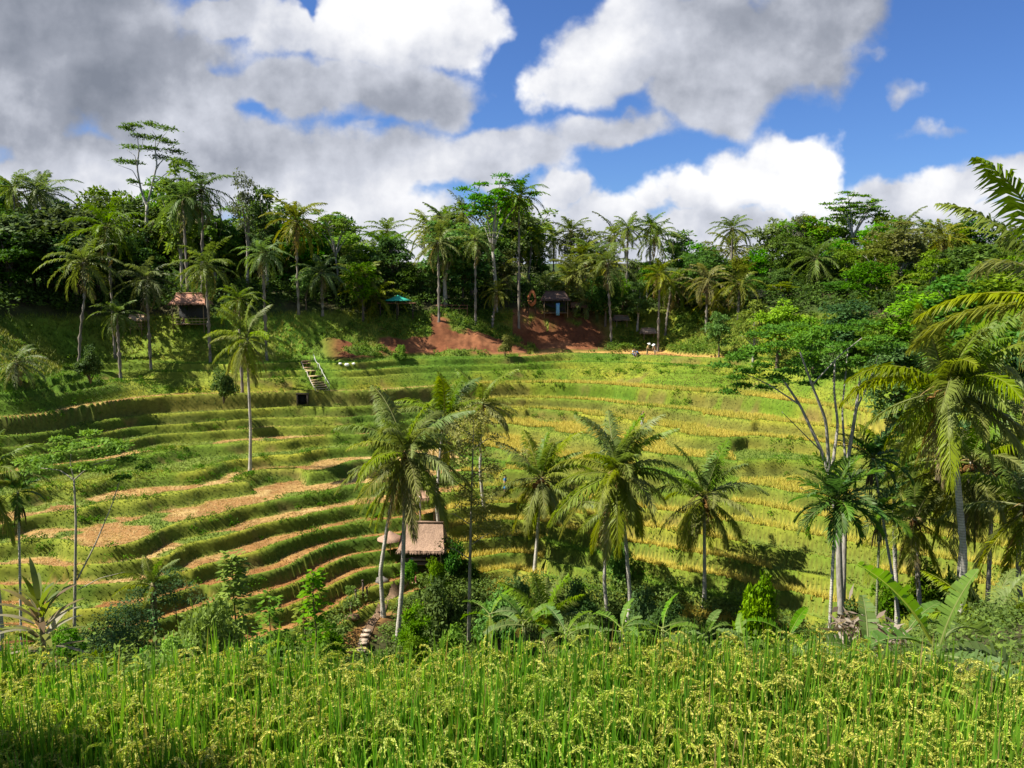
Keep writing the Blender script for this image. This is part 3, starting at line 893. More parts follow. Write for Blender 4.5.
for h in range(10):
    q = np.where(which == h)[0]; V = HV[h]; n = len(V)
    c, s = np.cos(rot[q])[:, None], np.sin(rot[q])[:, None]
    X = V[None, :, 0] * c - V[None, :, 1] * s + xs[q][:, None]
    Yv = V[None, :, 0] * s + V[None, :, 1] * c + ys[q][:, None]
    Z = V[None, :, 2] * hgt[q][:, None] - 4.72
    cf = (lerp(np.array([.78, 1.0, .8]), np.array([1.08, 1.0, 1.0]), ripe[q][:, None]) * (.85 + .3 * R.random((len(q), 1))))[:, None, :]
    off = (np.arange(len(q)) * n)
    b.add(np.stack([X, Yv, Z], -1).reshape(-1, 3), [(f[None] + off[:, None, None]).reshape(-1, f.shape[1]) for f in HF[h]], (HC[h][None] * cf).reshape(-1, 3))
tag(link("rice_field", b.mesh("rice_field", M_RICE)), "green rice heavy with yellow ears in front of the valley", "rice", kind="stuff")
# ------------------------------------------------------------------ plants that stand in the valley
coconut_palm("big coconut palm with the widest drooping crown, in front of the thatched hut", 396, 645, 57, (406, 452), seed=3, n=32, size=1.3, low=1.05, dry=3, r0=.2, bend=(-.02, 0))
coconut_palm("coconut palm with curved foot just behind the big palm before the thatched hut", 384, 632, 60, (397, 478), seed=4, n=15, size=.9, low=1.25, bend=(.045, 0), r0=.19)
coconut_palm("coconut palm half hidden behind the big palm's crown, above the thatched hut", 440, 556, 70, (444, 418), seed=5, n=20, size=1.2)
coconut_palm("small coconut palm rising above the slender olive tree", 484, 520, 75, (482, 403), seed=6, n=17, size=.92, dry=1)
coconut_palm("slim coconut palm behind the stemless young palm, reddish nuts under a narrow crown", 534, 562, 68, (541, 478), seed=7, n=29, size=1.1, low=1.1)
coconut_palm("dense dark coconut palm with bunched upright fronds, in the middle of the terraces", 617, 628, 56, (617, 472), seed=8, n=34, size=1.28, low=.97, dry=2, r0=.18)
coconut_palm("thin coconut palm tucked close behind the dense dark palm with bunched fronds", 609, 590, 61, (608, 505), seed=9, n=13, size=.85, low=1.2)
coconut_palm("coconut palm with pale slim foot and dark nuts, beside the round bright bush", 704, 620, 60, (704, 496), seed=10, n=30, size=1.12, low=1.08, bend=(.0, 0))
coconut_palm("lone tall palm with bare white trunk on the pale stubble terraces", 250, 475, 79, (247, 338), seed=11, n=24, size=1.0, low=1.2, r0=.17, dry=4, cocos=False)
coconut_palm("tall coconut palm by the torn banana, ringed grey trunk and wide ragged crown", 957, 655, 36, (946, 388), group=None, seed=12, n=30, size=1.12, low=.84, dry=4, r0=.19, bend=(-.03, .0))
coconut_palm("dark coconut palm directly behind the tall ringed grey trunk, orange flower stalks", 962, 640, 43, (972, 462), group=None, seed=13, n=26, size=1.1, low=1.12, dry=3)
coconut_palm("short shaded coconut palm between the leaning pale stem and the tall ringed trunk", 921, 620, 45, (915, 518), group=None, seed=14, n=20, size=.92, low=1.15)
coconut_palm("coconut palm cut by the frame edge, long fronds arching in from outside", 1052, 640, 25, (1062, 296), group=None, seed=19, n=17, size=1.12, low=.82, dry=1)
coconut_palm("low coconut palm at the frame edge with fronds hanging over the banana", 1042, 650, 38, (1030, 505), group=None, seed=16, n=20, size=1.0, low=1.0)
coconut_palm("grey palm cut by the frame edge beside the slender betel palm", -14, 640, 44, (-16, 478), group=None, seed=17, n=18, size=.9, low=1.2)

coconut_palm("coconut palm in shade filling the gap left of the low edge palm", 985, 640, 47, (992, 470), group=None, seed=24, n=24, size=1.05, low=1.1, dry=3)
coconut_palm("small coconut palm right of the leaning betel palm, under the hillside bush", 897, 620, 49, (894, 470), group=None, seed=25, n=22, size=.85, low=1.0, dry=2)
coconut_palm("coconut palm at the frame edge under the long arching outside fronds", 1034, 620, 44, (1022, 410), group=None, seed=26, n=24, size=1.1, low=1.05, dry=3)

# stemless young palms: fronds straight out of the ground


def young_palm(label, u, v, Y, size, seed, n=13, z=None):
    R = np.random.default_rng(seed)
    p = at(u, v, Y); root = thing("young_palm", label, "palm tree", (p[0], Y, p[2] if z is None else z), 0, "stemless young palms")
    b = Buf(); tube(b, [(0, 0, -2.5), (0, 0, .1), (0, 0, .5)], [.2, .22, .1], (.2, .17, .08), 8); link("stem", b.mesh("young_palm_stem", M_PALMBARK, True), root)
    for k in range(n):
        q = (k + .4) / n; i = int(np.clip(round(q * 4.3), 0, 4))
        link("frond", FRONDS[i][R.integers(3)], root, (0, 0, .3), (R.normal() * .1, R.normal() * .06, k * 2.399 + R.normal() * .2), size * (.9 + .2 * R.random()))
    return root


young_palm("stemless young palm behind the rice, pale fronds arching from the ground", 546, 632, 44, .82, 31, 17)
young_palm("dark shaded young palm under the tall ringed coconut trunk at the picture's edge", 992, 640, 30, .72, 32, 14)
young_palm("small young palm on the stubble terrace beside the dark hedge", 153, 590, 50, .55, 33, 11)

# slim areca palms: short stiff crown on a very thin stem


def areca(label, u, v, Y, crown, seed, size=.5, r=.07, n=11, name="betel_palm", cat="palm tree", col=(.42, .40, .34), group=None, lead=(0, 0)):
    R = np.random.default_rng(seed)
    p = at(u, v, Y); z0 = float(gz(p[0], Y)); c = at(crown[0], crown[1], Y); base = np.array([p[0], Y, z0]); d = c - base
    root = thing(name, label, cat, base, 0, group)
    link("trunk", palm_trunk([(0, 0, -.4), (d[0] * .3 + lead[0], 0, d[2] * .33), (d[0] * .7 + lead[0] * .5, 0, d[2] * .7), d], r, r * .75, 26, seed, col).mesh("betel_trunk", M_PALMBARK, True), root)
    b = Buf(); tube(b, path([d - [0, 0, .9], d - [0, 0, .3], d + [0, 0, .1]], 5), [r * .9, r * 1.5, r * 1.3, r, r * .5], (.12, .17, .05), 8)
    link("crown_shaft", b.mesh("crown_shaft", M_PALMBARK, True), root)
    for k in range(n):
        q = (k + .4) / n; i = int(np.clip(round(q * 5.3), 0, 5))
        link("frond", AFRONDS[i], root, d, (R.normal() * .12, R.normal() * .1, k * 2.399 + R.normal() * .2), size * (.85 + .3 * R.random()))
    b = Buf()
    for k in range(9):
        a = R.random() * 6.28; tube(b, bez(d - [0, 0, .7], d + [.25 * math.cos(a), .25 * math.sin(a), -.8], d + [.3 * math.cos(a), .3 * math.sin(a), -1.5 - R.random() * .6], 5), [.03, .05, .05, .04, .02], (.10, .075, .035), 4)
    link("flower_stalk", b.mesh("flower_stalk", M_PALMBARK), root)
    return root


areca("very slender betel palm with dark hanging seed stalk over the stubble terraces", 20, 660, 45, (18, 492), 41, .85, .075, 11)
areca("betel palm with a full star shaped crown in front of the bare forked tree", 829, 640, 37, (836, 502), 42, 1.22, .085, 32, lead=(.0, 0))
areca("leaning betel palm with pale stem right of the star crowned betel palm", 905, 640, 41, (873, 458), 43, 1.15, .08, 20, lead=(.25, 0))
areca("thin green stemmed betel palm between the bare forked tree and the leaning betel palm", 876, 645, 40, (880, 512), 44, .9, .07, 14, col=(.2, .22, .12))

# trees drawn limb by limb -----------------------------------------------------------------


def limb_tree(name, label, cat, Y, limbs, clumps, tone, nl, leaf, bark, seed, flat=.3, group=None, up=.8, shell=.2):
    """limbs: (list of (u, v, dy), r0, r1); clumps: (u, v, dy, radius)"""
    R = np.random.default_rng(seed)
    u0, v0, _ = limbs[0][0][0]
    p = at(u0, v0, Y); o = np.array([p[0], Y, p[2]])
    root = thing(name, label, cat, o, 0, group)
    b = Buf()
    for k, (pts, r0, r1) in enumerate(limbs):
        Q = [at(u, v, Y + dy) - o for u, v, dy in pts]
        if k == 0: Q = [Q[0] - np.array([0, 0, 3.0])] + Q
        n = 5 + 5 * len(Q)
        tube(b, path(Q, n), np.linspace(r0, r1, n), np.asarray(bark) * (.85 + .3 * R.random((n, 1))), 8)
    link("trunk", b.mesh(name + "_wood", M_BARK, True), root)
    if clumps:
        lo, hi = GREENS[tone]; b = Buf()
        C = np.array([at(u, v, Y + dy) - o for u, v, dy, r in clumps]); rr = np.array([c[3] for c in clumps])[:, None] * [1, 1, flat]
        clump_leaves(b, R, C, rr, nl, leaf, lo, hi, up=up, hang=.05, shell=shell)
        link("crown", b.mesh(name + "_leaves", M_LEAF), root)
    return root


limb_tree("forked_tree", "tree with pale bare forking limbs carrying a flat feathery canopy over the golden terraces", "tree", 40,
          [([(843, 648, 0), (840, 590, 0), (838, 520, 0), (830, 478, 0)], .20, .14), ([(830, 478, 0), (822, 452, .3), (800, 405, .6), (782, 378, 1)], .10, .05),
           ([(830, 478, 0), (826, 420, -.3), (812, 385, -.5), (800, 352, -.8)], .10, .04), ([(832, 470, 0), (838, 425, .4), (834, 392, .6), (835, 360, .8)], .09, .04),
           ([(845, 478, .5), (856, 410, .6), (861, 372, .7)], .12, .06), ([(843, 600, .3), (845, 520, .5), (846, 470, .5)], .14, .11),
           ([(800, 405, .6), (770, 385, 1.2), (742, 372, 1.6)], .045, .02), ([(812, 385, -.5), (840, 355, -1), (862, 338, -1.4)], .04, .02), ([(856, 410, .6), (870, 380, 1), (880, 350, 1.4)], .05, .02),
           ([(822, 452, .3), (795, 425, -.5), (782, 412, -1)], .04, .015), ([(838, 520, 0), (815, 495, -.8), (800, 488, -1.2)], .04, .012), ([(846, 470, .5), (842, 410, 1.4), (848, 350, 2)], .07, .03)],
          [(u + dx, v + dv, dy, r) for (u, v, dy, r) in [(748, 372, 1.5, .75), (762, 352, .6, .9), (775, 378, 1.2, .8), (790, 345, -.5, 1.0), (800, 362, .4, .8), (818, 335, -1, 1.0), (835, 352, .8, .9), (850, 330, -.5, .9), (868, 345, 1.2, .8), (780, 332, 1.6, .9), (812, 350, 2, .8), (735, 378, 2.2, .6), (845, 366, 1.8, .7), (758, 335, -1.4, .8), (722, 366, 1.0, .7), (728, 392, 2.4, .6), (742, 356, .2, .9), (765, 388, 2.6, .6), (792, 372, 2.2, .9), (808, 384, 2.6, .7), (826, 372, 2.4, .8), (882, 352, 1.4, .7)] for dx, dv in ((0, 0), (14, -6))],
          "mid", 300, .17, (.27, .25, .21), 51, .20, up=1.1)

R = np.random.default_rng(52)
limb_tree("slender_tree", "slender upright tree with sparse olive foliage right of the thatched hut", "tree", 58,
          [([(469, 625, 0), (470, 560, 0), (472, 480, 0), (474, 415, 0)], .17, .03)] + [([(471, v, 0), (471 + s * 18, v - 12, .4 * s), (471 + s * (30 + 8 * math.sin(v)), v - 8, .9 * s)], .045, .012) for v, s in ((560, -1), (545, 1), (525, -1), (510, 1), (492, -1), (478, 1), (462, -1), (450, 1), (435, -1))],
          [(474 + R.normal() * w_, v, R.normal() * 1.2, .65 + .45 * R.random()) for v, w_ in [(416, 6), (424, 10), (432, 14), (440, 16), (448, 18), (456, 20), (464, 20), (472, 21), (480, 21), (488, 20), (496, 20), (504, 21), (512, 20), (520, 20), (528, 19), (536, 17), (546, 15)] for _ in range(3)],
          "pale", 130, .20, (.28, .25, .19), 52, .8, up=.5, shell=.3)
limb_tree("feathery_sapling", "thin pale trunked tree with flat feathery canopy spread over the stubble terraces", "tree", 42,
          [([(74, 655, 0), (75, 590, 0), (76, 520, 0), (74, 480, 0)], .11, .05), ([(77, 580, 0), (95, 545, .3), (112, 505, .8), (121, 476, 1.2)], .05, .02),
           ([(74, 480, 0), (60, 470, .4), (40, 468, .8)], .04, .015), ([(74, 480, 0), (90, 466, -.3), (125, 455, -.8)], .04, .015), ([(74, 480, 0), (70, 462, .2), (72, 448, .4)], .035, .015), ([(78, 590, 0), (100, 578, .5), (125, 572, .8)], .03, .01)],
          [(38, 470, .9, 1.0), (52, 460, .3, 1.0), (30, 462, 1.4, .9), (66, 450, .5, 1.0), (100, 444, -1, 1.0), (118, 446, .4, .9), (82, 446, -.4, .8), (98, 455, -.3, .8), (115, 452, -1, .7), (130, 460, -.6, .7), (60, 440, 1, .6), (90, 434, .6, .6), (145, 468, 1, .5), (104, 470, .8, .6), (122, 478, 1.2, .55), (82, 468, -1, .5)],
          "bright", 330, .19, (.30, .27, .2), 53, .25, up=1.1)

# leafy shrubs and saplings rising behind the rice ------------------------------------------
def big_leaf_sapling(label, u, vtop, Y, H, seed, tone="bright", leaf=.3, n=120, group=None, width=.55):
    R = np.random.default_rng(seed); c = at(u, vtop, Y); H = H * 1.0; o = np.array([c[0], Y, c[2] - H - .05])
    root = thing("leafy_sapling", label, "sapling", o, 0, group); b = Buf()
    P = path([(0, 0, -1.5), (.1, 0, H * .4), (-.05, .1, H * .75), (.05, 0, H)], 12)
    tube(b, P, np.linspace(.06, .012, 12), (.14, .13, .06), 6)
    l_ = Buf(); lo, hi = GREENS[tone]
    t = R.random(n) ** .65; pos = np.stack([np.interp(.12 + .88 * t, np.linspace(0, 1, 12), P[:, k]) for k in range(3)], 1)
    a = R.random(n) * 6.28; out = np.stack([np.cos(a), np.sin(a), .25 + 0 * a], 1)
    reach = width * (1.1 - .75 * t) * R.random(n)
    pos = pos + out * reach[:, None]
    D = unit(out + [0, 0, -.35] + R.normal(size=(n, 3)) * .25); Nn = unit(np.array([0, 0, 1.0]) + R.normal(size=(n, 3)) * .4 + out * .3)
    leaf_quads(l_, pos, D, Nn, leaf * (.7 + .6 * R.random(n)), leaf * .62 * (.7 + .6 * R.random(n)), lerp(np.asarray(lo), np.asarray(hi), R.random((n, 1))))
    link("stem", b.mesh("sapling_stem", M_BARK, True), root); link("leaves", l_.mesh("sapling_leaves", M_LEAF), root)
    return root


big_leaf_sapling("upright sapling with big glossy leaves behind the rice, brown stubble field behind it", 231, 552, 24, 4.8, 61, "bright", .24, 760, width=.8)
big_leaf_sapling("leaning arm of a leafy shrub reaching over the terrace walls", 312, 570, 27, 3.6, 62, "bright", .26, 300, width=.8)
big_leaf_sapling("leafy shrub between the upright sapling and the lower stone steps", 268, 596, 28, 3.2, 63, "mid", .26, 260, width=.9)
big_leaf_sapling("thin twiggy shrub with small olive leaves beside the lower stone steps", 303, 600, 29, 3.0, 64, "olive", .17, 330, width=.85)
big_leaf_sapling("bare looking sapling standing in front of the dark hedge", 151, 590, 33, 3.4, 65, "mid", .15, 60, width=.4)

BUSH = {t: [meshes(bush(700 + 10 * k + j, t, 1.0, 1.25, 22, 170, .13), "bush") for j in range(2)] for k, t in enumerate(("deep", "mid", "bright", "olive"))}
BUSH["lime"] = [meshes(bush(760 + j, "lime", 1.0, 1.0, 34, 330, .085), "bush") for j in range(2)]


def put_bush(label, u, vtop, Y, width, seed, tone="mid", group="bushes on the valley floor", cat="bush", name="bush", ratio=1.0):
    R = np.random.default_rng(seed); c = at(u, vtop, Y); g = float(gz(c[0], Y)); s = width / 2.3
    top = c[2]; h = 1.5 * s * ratio
    zb = min(max(g - .1, top - h * 1.6), top - h * .7)
    ang = R.random() * 6.28; m = BUSH[tone][R.integers(2)]
    root = thing(name, label, cat, (c[0], Y, zb), ang, group, (s, s, max(top - zb, .3) / m[2]))
    link("stems", m[0], root); link("foliage", m[1], root)
    return root


put_bush("papaya green bright bush in front of the upright sapling", 203, 600, 21, 2.7, 71, "lime")
put_bush("low bright bush left of the papaya green bush along the rice", 172, 636, 20, 1.5, 72, "lime")
put_bush("tall rounded bush with bright leaf tips beside the pale footed palm", 757, 575, 42, 2.9, 73, "bright", ratio=1.5)
put_bush("dark wide bush at the foot of the slender olive tree", 440, 578, 52, 4.4, 74, "deep")
put_bush("low bush in front of the thatched hut's floor", 436, 560, 62, 2.6, 98, "mid")
put_bush("small bush below the thatched hut and the round parasol roof", 408, 560, 62, 1.8, 99, "bright")
put_bush("bush right of the paved path below the thatched hut", 415, 605, 48, 2.6, 75, "mid")
put_bush("dense bush between the slender olive tree and the young palm", 500, 588, 50, 4.0, 76, "mid")
put_bush("upright climber covered bush behind the dense dark palm", 618, 540, 64, 3.6, 77, "mid", ratio=1.8)
put_bush("dark bush at the foot of the dense dark palm", 640, 590, 55, 4.6, 78, "deep")
put_bush("dark bush between the dense dark palm and the pale footed palm", 668, 600, 52, 3.0, 79, "deep")
put_bush("low bush in shade behind the stemless young palm", 578, 580, 58, 3.2, 80, "deep")
put_bush("bush in front of the lower stone steps on the uphill side", 328, 625, 38, 2.0, 81, "mid")
put_bush("round bush left of the thatched hut's little parasol roof", 372, 512, 72, 3.4, 82, "mid")
put_bush("wide dark bush behind the thatched hut and the big palm", 452, 540, 66, 3.2, 83, "deep")
put_bush("bush beside the dark hedge with olive leaves", 66, 625, 27, 1.3, 84, "mid")
put_bush("shaded bush under the frame edge palm by the torn banana", 1000, 610, 40, 4.0, 85, "deep")
put_bush("dark bush between the leaning betel palm and the tall ringed coconut trunk", 925, 560, 48, 3.6, 86, "deep")
put_bush("tall dark shrub mass behind the torn banana and ringed trunk", 965, 575, 47, 4.5, 189, "deep", ratio=1.3)
put_bush("shrub between the star crowned betel palm and the pale leaf heap", 850, 600, 44, 3.0, 190, "deep")
put_bush("bush behind the pale leaf heap at the forked tree's foot", 890, 575, 50, 3.0, 87, "mid")
put_bush("sunlit bush behind the tall ringed coconut crown on the hillside", 905, 440, 62, 4.6, 88, "mid")
put_bush("bush on the terrace edge behind the lone white trunked palm", 222, 368, 90, 3.4, 89, "mid", "bushes along the upper terrace")
put_bush("dark bush on the upper terrace beside the pale path", 88, 345, 88, 3.6, 90, "deep", "bushes along the upper terrace")
put_bush("bright shrub alone in front of the red earth cutting", 400, 345, 107, 2.6, 91, "bright", "bushes along the upper terrace")
put_bush("shrub on the red earth under the orange nest swing", 505, 335, 110, 2.6, 92, "olive", "bushes along the upper terrace")
for k, (u, v, Y, w_, tone, lab) in enumerate([
        (12, 650, 20, 1.5, "mid", "bush at the corner of the rice behind the slender betel palm"), (100, 656, 22, 1.6, "olive", "pale leaved low shrub in front of the brown stubble by the hedge"),
        (140, 652, 24, 1.6, "bright", "low bright shrub between the bare sapling and the rice"), (246, 640, 23, 1.5, "mid", "shaded shrub at the upright sapling's foot"),
        (285, 636, 25, 1.7, "mid", "shrub filling the gap between sapling and twiggy shrub"), (322, 642, 26, 1.2, "bright", "bright shrub just before the lower stone steps"),
        (392, 646, 28, 1.2, "mid", "shrub at the foot of the big palm's pale trunk"), (418, 636, 30, 2.0, "bright", "bright ferny shrub right of the big palm's foot"),
        (450, 628, 32, 2.2, "bright", "light green shrub in front of the dark wide bush"), (590, 618, 32, 2.0, "mid", "shrub between the young palm and the dense dark palm's banana"),
        (640, 622, 34, 2.2, "mid", "shrub behind the banana with the straight broad leaf"), (685, 628, 31, 1.8, "bright", "bright low shrub left of the pale footed palm"),
        (735, 632, 29, 1.7, "mid", "low shrub under the round bright bush"), (805, 640, 27, 1.6, "mid", "low shrub left of the forked tree's foot"),
        (975, 640, 26, 2.2, "deep", "dark shrub under the stemless young palm at the edge"), (1015, 650, 24, 1.8, "mid", "last shrub of the rice edge below the low edge palm"),
        (470, 560, 66, 3.4, "deep", "dark shrub mass behind the slender olive tree's trunk"), (520, 580, 62, 3.2, "mid", "round shrub left of the slim palm's foot"),
        (555, 588, 60, 3.0, "mid", "round shrub right of the slim palm's foot"), (350, 585, 62, 2.0, "bright", "round small shrub on the terrace end above the pale boulder")]):
    put_bush(lab, u, v, Y, w_, 300 + k, tone, "bushes behind the rice")
# the dark hedge on the ridge between two stubble fields
hp = [(95, 648, 44), (112, 630, 46), (128, 612, 48), (145, 598, 50), (162, 582, 52), (118, 650, 45), (138, 632, 47), (155, 612, 49), (176, 600, 51)]
b = Buf(); R = np.random.default_rng(93); w_ = Buf(); o = at(130, 625, 48)
for u, v, Y in hp:
    c = at(u, v, Y); C = c + R.normal(size=(7, 3)) * [.7, .7, .35] - o
    clump_leaves(b, R, C, np.ones((7, 3)) * [.75, .75, .6], 100, .17, *GREENS["deep"])
    tube(w_, bez(c - o - [0, 0, 1.4], c - o - [0.1, 0, .6], c - o, 5), np.linspace(.05, .02, 5), (.1, .08, .05), 5)
hd = thing("hedge", "dark dense hedge on the ridge between two brown stubble fields", "hedge", o)
link("stems", w_.mesh("hedge_stems", M_BARK), hd); link("foliage", b.mesh("hedge_foliage", M_LEAF), hd)

# strap leaved plant with ragged yellow brown leaves at the rice edge
p = at(44, 668, 19); R = np.random.default_rng(95)
root = thing("strap_leaved_plant", "ragged yellow brown strap leaved plant standing at the rice edge", "plant", (p[0], 19, p[2] - .3))
b = Buf(); tube(b, path([(0, 0, -1.5), (-.05, 0, .5), (.08, 0, 1.2), (.03, 0, 1.9)], 9), np.linspace(.10, .05, 9), (.22, .17, .11), 7)
link("stem", b.mesh("strap_stem", M_PALMBARK, True), root)
for k in range(44):
    q = k / 44; a = k * 2.4 + R.normal() * .3; el = 1.35 - 1.2 * (1 - q) + R.normal() * .2; L_ = 1.0 + .55 * R.random(); h0 = .6 + 1.3 * q
    s = np.linspace(0, 1, 7); an = el - (.5 + .6 * R.random()) * s; r = np.cumsum(np.cos(an)) * L_ / 7; z = np.cumsum(np.sin(an)) * L_ / 7
    w2 = .15 * np.sin(PI * np.clip(.15 + s * .85, 0, 1)) ** .6
    c3 = np.stack([r * math.cos(a), r * math.sin(a), h0 + z], 1); sd = np.array([-math.sin(a), math.cos(a), 0]) * 1.0
    V = np.stack([c3 - sd * w2[:, None] / 2, c3 + sd * w2[:, None] / 2], 1).reshape(-1, 3)
    col = [(.14, .16, .03), (.20, .17, .05), (.16, .10, .05), (.30, .27, .18)][R.integers(4)] if q < .8 else (.12, .15, .03)
    bb = Buf(); bb.add(V, np.arange(6)[:, None] * 2 + [[0, 1, 3, 2]], np.asarray(col) * (.8 + .4 * R.random()))
    link("leaf", bb.mesh("strap_leaf", M_BANANA), root)

# bananas along the far edge of the rice
banana("tallest banana plant, one big upright leaf, under the tall ringed palm", 938, 648, 14.5, 101, 8, .88, azs=[.6, 3.5, 0.15, 2.6, 5.2, 4.2, 1.2, 0.0])
banana("yellowing banana plant with broken bare stalks beside the forked tree's foot", 905, 632, 24, 102, 7, .66)
banana("small banana plant in front of the pale heap of dry leaves", 868, 660, 14.5, 103, 6, .7, azs=[3.0, 3.4, .2, 1.6, 5, 3.1])
banana("banana plant left of the forked tree with two narrow upright leaves", 788, 636, 26, 104, 6, .6)
banana("banana plant with one broad leaf standing straight up below the dense dark palm", 663, 628, 27, 105, 7, .62)
banana("banana plant at the dense dark palm's foot with a brown folded leaf", 622, 628, 27, 106, 6, .58)
banana("banana plant left of the stemless young palm with broad hanging leaves", 524, 622, 29, 107, 7, .66)
banana("banana plant below the stemless young palm with shredded arching leaves", 566, 632, 27, 108, 6, .6)
banana("banana plant under the pale footed palm beside the round bright bush", 705, 634, 28, 109, 6, .55)
banana("banana plant with dark leaves at the slender olive tree's foot", 490, 614, 33, 110, 6, .7)
banana("banana plant half sunk in the rice left of the star crowned betel palm", 748, 648, 24, 111, 5, .5)

# heap of dead pale leaves at the forked tree's foot
R = np.random.default_rng(120); b = Buf()
n = 260; P = R.normal(size=(n, 3)) * [.42, .35, .28]; P[:, 2] = np.abs(P[:, 2]) * 1.3
leaf_quads(b, P, unit(R.normal(size=(n, 3)) + [0, 0, -.2]), rdir(R, n), .45 * (.5 + R.random(n)), .10 * (.6 + R.random(n)), lerp(np.array([.34, .29, .22]), np.array([.16, .11, .07]), R.random((n, 1))))
p = at(862, 642, 22)
tag(link("dead_leaf_heap", b.mesh("dead_leaf_heap", M_PALM), None, p), "pale heap of dead palm leaves between the forked tree and the yellowing banana", "leaf heap")
# ------------------------------------------------------------------ the forest on the far rim
BL = {}
for k, (sp, tone, Rc, bs, nc, nl, lf, pale) in enumerate([
        ("dense", "deep", 3.6, .16, 60, 90, .40, False), ("round", "mid", 3.3, .24, 50, 90, .38, False), ("olive", "olive", 3.0, .3, 42, 85, .34, True),
        ("bright", "bright", 2.9, .22, 44, 85, .36, False), ("dusty", "dusty", 2.3, .45, 30, 60, .26, True), ("tall", "mid", 2.3, .2, 50, 85, .36, True)]):
    BL[sp] = [meshes(broadleaf(1000 + 10 * k + j, tone, 10.0, Rc, nc, nl, lf, bs, 0, pale), sp) for j in range(3 if sp in ("dense", "round", "olive") else 2)]
FLAT = [meshes(flat_tree(1100 + j, "deep" if j < 2 else "mid", 10.0, 3.4, 150, .24, .45), "flat") for j in range(3)]
PC = [palm_crown_far(1200 + j, 25, 3.7, c).mesh("palm_crown", M_PALM) for j, c in enumerate([(.075, .125, .018), (.10, .135, .022), (.07, .12, .018), (.115, .135, .025), (.08, .13, .02)])]
PT = [palm_trunk([(0, 0, -.06), (bx * .3, 0, .3), (bx, 0, .7), (bx * 1.1, 0, 1.0)], .018, .011, 22, 1300 + j, (.20, .175, .14)) for j, bx in enumerate((0.0, .07, -.06, .16))]
for t_ in PT:
    t_.C = [c * 1.0 for c in t_.C]
PTM = [t_.mesh("palm_trunk", M_PALMBARK, True) for t_ in PT]
PTOP = [(0, 0), (.077, 0), (-.066, 0), (.176, 0)]
def rim(u): return float(np.interp(u, [-60, 0, 100, 250, 440, 540, 700, 800, 900, 1000, 1100], [90, 97, 107, 112, 119, 126, 123, 114, 103, 94, 90]))


FOREST = []       # (species words, u, row, object)


def fpalm(u, vtop, Y, seed, size=1.0, row=1, H=None, label=None, lean=None):
    if 280 < u < 765 and row != 4: Y = max(Y, rim(u) - 1.5)
    R = np.random.default_rng(seed); x = at(u, vtop, Y)[0]
    g = float(gz(x, Y)); top = at(u, vtop, Y)[2] - 2.2 * size
    H = max(top - g, 2.0)
    k = R.integers(4) if lean is None else lean
    root = thing("coconut_palm", label or "", "palm tree", (x, Y, g), R.random() * .8 - .4 + (PI if R.random() < .4 else 0), "palms of the forest on the far rim")
    link("trunk", PTM[k], root, None, None, (9, 9, H))
    link("crown", PC[R.integers(5)], root, (PTOP[k][0] * 9, 0, H), (R.normal() * .08, R.normal() * .08, R.random() * 6.28), size * (1.1 + .15 * R.random()))
    if label is None: FOREST.append(("palm", u, row, root, H))
    return root


def ftree(sp, u, vtop, Y, seed, row=1, wide=1.0, label=None, name="broadleaf_tree", group="broadleaf trees of the forest on the far rim"):
    if 280 < u < 765 and row != 4: Y = max(Y, rim(u) - 1.0)
    R = np.random.default_rng(seed); x = at(u, vtop, Y)[0]; g = float(gz(x, Y)); H = max(at(u, vtop, Y)[2] - g, 2.5)
    src = FLAT if sp == "flat" else BL[sp]
    m = src[R.integers(len(src))]
    s = H / m[2]; sx = s * wide if sp == "flat" else min(max(s, .55), 1.35) * wide
    root = thing(name if sp != "flat" else "flat_topped_tree", label or "", "tree", (x, Y, g), R.random() * 6.28, group, (sx, sx, s))
    link("trunk", m[0], root); link("crown", m[1], root)
    if label is None: FOREST.append((sp, u, row, root, H))
    return root


SKY_U = [-80, 0, 40, 60, 100, 130, 170, 200, 230, 260, 275, 300, 340, 370, 420, 440, 480, 520, 545, 600, 650, 700, 760, 800, 830, 860, 890, 940, 1000, 1100]
SKY_V = [180, 182, 186, 200, 196, 200, 176, 190, 208, 196, 196, 212, 220, 222, 212, 202, 190, 196, 226, 232, 230, 232, 232, 228, 220, 222, 224, 228, 236, 236]
